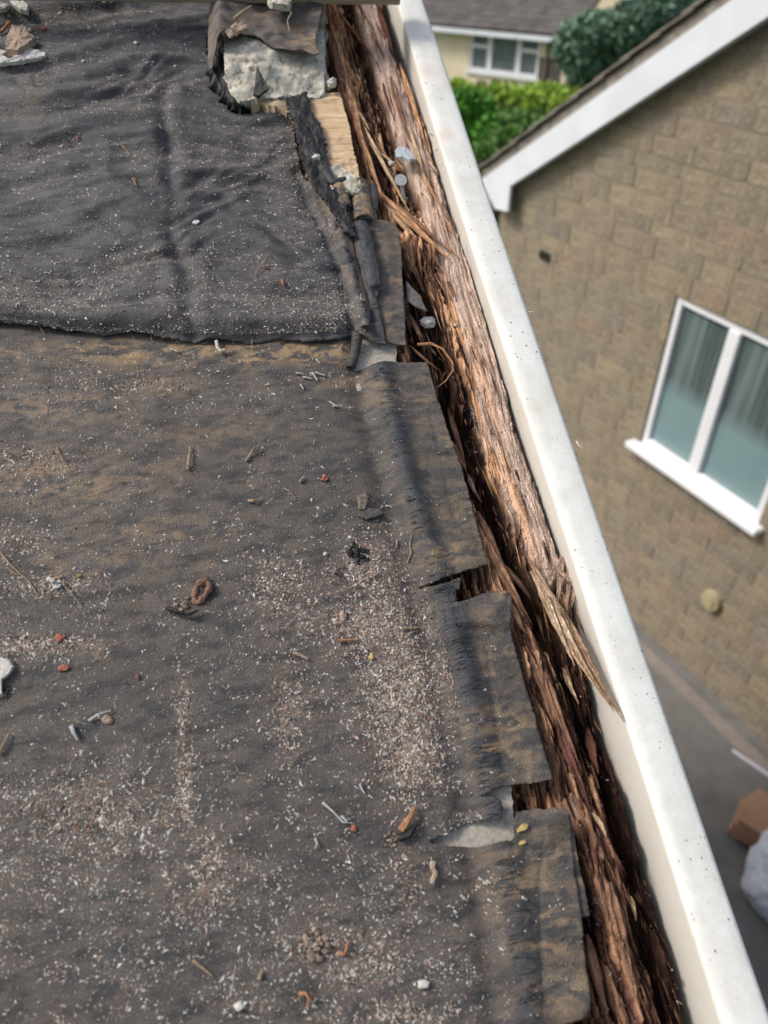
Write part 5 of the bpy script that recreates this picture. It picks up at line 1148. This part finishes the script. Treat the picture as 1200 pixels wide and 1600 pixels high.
for j in range(26):
    for i in range(int((FX1 - FX0 + .55) / .33)):
        xx = FX1 + .25 - .33 * (i + 1)
        if j < rows and i < 29 and k < 290:
            ob('roof_tile', tm, rf, Matrix.Translation((xx, j * .28, .062)) @ Matrix.Rotation(math.radians(2.5) * -1, 4, 'X') @ Matrix.Translation((0, 0, .016))); k += 1
        else: tiles_v.box((xx, j * .28, .062), (xx + .325, j * .28 + .275, .095))
tag(ob('roof_tiles', tiles_v.me('roof_tiles', M_TIL2), rf, Matrix.Identity(4)), kind='stuff')
d0 = FH.hit(888, 112); ob('door', MB().box((FX1 - 1.0, -.03, GZ), (FX1 - .2, .0, GZ + 2.0)).me('door', simple('dark_door', (.07, .06, .06), (.11, .09, .08), 4)), fh, Matrix.Identity(4))
# second far house behind
f2 = CP + ray(960, 30) * 36; F2 = Wall(f2, -50); 
g2h = empty('far_house', F2.M, 'beige gable end with white bargeboard behind the dark conifer', 'house')
ga = F2.hit(1085, 12); print('far2', ga, F2.hit(890, 30))
gx_ = ga[0] + .3; gz_ = ga[1] - .4
ob('wall', MB().prism([(-6, -3), (gx_, -3), (gx_, gz_), (gx_ - 5.0, gz_ + 4.2), (-6, gz_ + 4.2)], 0, .3).me('wall', M_FWL), g2h, Matrix.Identity(4))
ob('bargeboard', MB().prism([(gx_ + .3, gz_ - .35), (gx_ + .3, gz_ - .05), (gx_ - 5.0, gz_ + 4.5), (gx_ - 5.0, gz_ + 4.2)], -.3, -.25).me('bargeboard', M_WBG), g2h, Matrix.Identity(4))
ob('roof', MB().prism([(gx_ + .35, gz_ - .05), (gx_ + .35, gz_ + .08), (gx_ - 5.0, gz_ + 4.65), (gx_ - 5.0, gz_ + 4.5)], -.3, 8).me('roof', M_TIL2), g2h, Matrix.Identity(4))
f3 = CP + ray(1120, 5) * 45; F3 = Wall(f3, -50); g3h = empty('far_house', F3.M, 'dark tiled roof of the farthest house above the neighbour verge', 'house')
ob('roof', MB().box((-3, 0, -.1), (12, 9, 0)).me('roof', M_TIL2), g3h, Matrix.Translation((0, 0, -1.2)) @ Matrix.Rotation(math.radians(33), 4, 'X'))
ob('wall', MB().box((-2.7, .4, -6), (11.7, .7, -1.1)).me('wall', M_FWL), g3h, Matrix.Identity(4))

# ------------------------------------------------------------------ planting
def leafm(name, c1, c2):
    t = NT(name); n = t.noise(14, 3); g = t.n('ShaderNodeNewGeometry').outputs['Random Per Island']
    c = t.mix(g, c1, c2); c = t.mix(t.ramp(n, [(.4, 0), (.6, .5)]), c, tuple(x * .6 for x in c1)); m = t.fin(c, .55, spec=.35)
    return m
M_LF1 = leafm('bright_leaf', (.24, .40, .04), (.46, .62, .09)); M_LF2 = leafm('hedge_leaf', (.07, .17, .03), (.14, .27, .05)); M_LF3 = leafm('conifer_leaf', (.13, .23, .155), (.24, .36, .25)); M_LF4 = leafm('shrub_leaf', (.07, .24, .025), (.15, .38, .045))
M_BRK = simple('bark', (.09, .065, .045), (.05, .036, .028), 12, .95)
def foliage(name, inside_fn, bb, n, size, mat, parent, core=None, seed=0):
    r = np.random.default_rng(seed); pts = []
    lo, hi = np.array(bb[0]), np.array(bb[1])
    while len(pts) < n:
        p = r.uniform(lo, hi, (n, 3)); pts += list(p[inside_fn(p)])
    p = np.array(pts[:n]); a = r.normal(0, 1, (n, 3)); a /= np.linalg.norm(a, axis=1)[:, None]; b = np.cross(a, r.normal(0, 1, (n, 3))); b /= np.linalg.norm(b, axis=1)[:, None]
    s = size * r.uniform(.6, 1.4, (n, 1)); V = np.stack([p - a * s, p + b * s * .5, p + a * s, p - b * s * .5], 1).reshape(-1, 3)
    F = np.arange(4 * n).reshape(-1, 4)
    return tag(ob(name, mesh(name, V, F, mat), parent, Matrix.Identity(4)), kind='stuff')
def hedge(p0, p1, zb, zt, wd, mat, label, n, size, seed, bump=.15, name='hedge'):
    p0 = Vector((*p0[:2], 0)); p1 = Vector((*p1[:2], 0)); d = p1 - p0; L = d.length
    M = Matrix.Translation(p0) @ Matrix.Rotation(math.atan2(d.y, d.x), 4, 'Z'); root = empty(name, M, label, name)
    def ins(p):
        k = bump * fbm(p[:, 0] * 1.3, p[:, 1] * 2 + p[:, 2], seed, 3); sh = np.minimum.reduce([p[:, 0] + .1, L - p[:, 0] + .1, wd / 2 + k - np.abs(p[:, 1]), zt + k - p[:, 2]])
        return (sh > 0) & (sh < .28)
    foliage('leaves', ins, ((0, -wd / 2 - .2, zb), (L, wd / 2 + .2, zt + .25)), n, size, mat, root, seed=seed)
    ob('stems', MB().box((.1, -wd / 2 + .2, zb - .3), (L - .1, wd / 2 - .2, zt - .25)).me('stems', M_BRK), root, Matrix.Identity(4))
    return root
def gp(px, py, t): return CP + ray(px, py) * t
a_ = gp(690, 128, 19); b_ = gp(1010, 152, 17.5)
hz1 = a_[2]; hedge((a_[0], a_[1]), (b_[0], b_[1]), 0, (a_[2] + b_[2]) / 2, 1.0, M_LF1, 'bright yellow-green clipped hedge in front of the far house', 9000, .09, 3)
a_ = gp(760, 170, 15.5); b_ = gp(960, 190, 14.5)
hedge((a_[0], a_[1]), (b_[0], b_[1]), 0, (a_[2] + b_[2]) / 2, 1.1, M_LF2, 'darker green clipped hedge nearer the stone bungalow', 9000, .07, 5, bump=.08)
def blobtree(name, c, r, n, size, mat, label, cat, seed, trunk=True, zb=0.):
    root = empty(name, Matrix.Translation((c[0], c[1], 0)), label, cat); rd = np.random.default_rng(seed)
    cl = [(rd.uniform(-.6, .6) * r[0], rd.uniform(-.6, .6) * r[1], c[2] + rd.uniform(-.65, .65) * r[2], rd.uniform(.3, .55)) for _ in range(16)]
    def ins(p):
        m = np.zeros(len(p), bool)
        for x, y, z, k in cl:
            q = .35 * fbm(p[:, 0] * 3, p[:, 1] * 3 + p[:, 2] * 2.5, seed, 2) + ((p[:, 0] - x) / (r[0] * k)) ** 2 + ((p[:, 1] - y) / (r[1] * k)) ** 2 + ((p[:, 2] - z) / (r[2] * k)) ** 2; m |= (q < 1) & (q > .45)
        return m
    foliage('crown', ins, ((-r[0] * 1.2, -r[1] * 1.2, c[2] - r[2] * 1.2), (r[0] * 1.2, r[1] * 1.2, c[2] + r[2] * 1.2)), n, size, mat, root, seed=seed)
    tb = MB().tube([(0, 0, zb - .1), (.05, .02, c[2] * .5), (0, .1, c[2] + r[2] * .3)], [.12, .09, .03], 8)
    for k in range(5):
        x, y, z, _ = cl[k]; tb.tube([(0, 0, max(.1, c[2] - r[2] * .5)), (x * .5, y * .5, (z + c[2] - r[2] * .5) / 2), (x, y, z)], [.05, .035, .012], 6)
    ob('trunk', tb.me('trunk', M_BRK), root, Matrix.Identity(4)); return root
c = gp(978, 68, 17.5); blobtree('conifer', c, (1.55, 1.2, 1.15), 15000, .09, M_LF3, 'dark blue-green bushy conifer right of the far house', 'tree', 7)
c = gp(1090, 30, 21); blobtree('conifer', c, (1.0, 1.0, .8), 5000, .09, M_LF3, 'smaller dark shrub peeping over the neighbour roof verge', 'shrub', 8)
c = gp(738, 215, 12.6); blobtree('leafy_shrub', c, (.52, .55, .62), 5600, .05, M_LF4, 'bright green leafy shrub between the white board and the bungalow eave', 'shrub', 9)
c = gp(775, 240, 12.0); blobtree('leafy_shrub', c, (.42, .5, .38), 3600, .045, M_LF2, 'low dark shrub below the bungalow eave', 'shrub', 10)
# own gable wall under the roof edge
gw = MB().box((-.25, -3, 0), (.0, 3.4, 3.9)).me('gable_wall', M_JNT)
pe = RM @ Vector((UC - .02, 0, 0)); ow = Matrix.Translation((pe.x, pe.y, 0)) @ Matrix.Rotation(math.atan2(-dv[0], dv[1]), 4, 'Z')
gv = MB(); zt = lambda y: pe.z - .2 + y * (dv[2] / math.hypot(dv[0], dv[1]))
gv.v = [(-.25, -2, 0), (0, -2, 0), (0, 3, 0), (-.25, 3, 0), (-.25, -2, zt(-2)), (0, -2, zt(-2)), (0, 3, zt(3)), (-.25, 3, zt(3))]; gv.f = [(3, 2, 1, 0), (4, 5, 6, 7), (0, 1, 5, 4), (1, 2, 6, 5), (2, 3, 7, 6), (3, 0, 4, 7)]
tag(ob('gable_wall', gv.me('gable_wall', M_JNT), None, ow), 'own gable wall hidden below the roof edge', 'wall')

# labels that tell the alike little pieces apart by their order in the photo
ORD = ['first', 'second', 'third', 'fourth', 'fifth', 'sixth', 'seventh', 'eighth', 'ninth', 'tenth', 'eleventh', 'twelfth']
for g, noun, ax in (('mortar crumbs at the top of the upper felt', 'pale mortar crumbs on the top of the upper felt', 0), ('threads hanging from the felt lap', 'brown threads hanging below the felt lap', 0),
                    ('white slivers below the felt lap', 'small white slivers just below the felt lap', 0), ('white chips beside the lowest felt tab', 'tiny white chips left of the lowest tab', 0), ('dark fibres along the white board', 'dark fibres on the inner face of the white board', 1)):
    m = []
    for o in S.objects:
        if o.get('group') == g and o.parent is None:
            q = RM.inverted() @ o.matrix_world.translation; x, y = PX(np.array(q.x), np.array(q.y), np.array(q.z)); m.append((float(y if ax else x), o))
    m.sort(key=lambda t: t[0])
    for i, (_, o) in enumerate(m): o['label'] = ORD[i] + (' from the top' if ax else ' from the left') + ' of the ' + noun
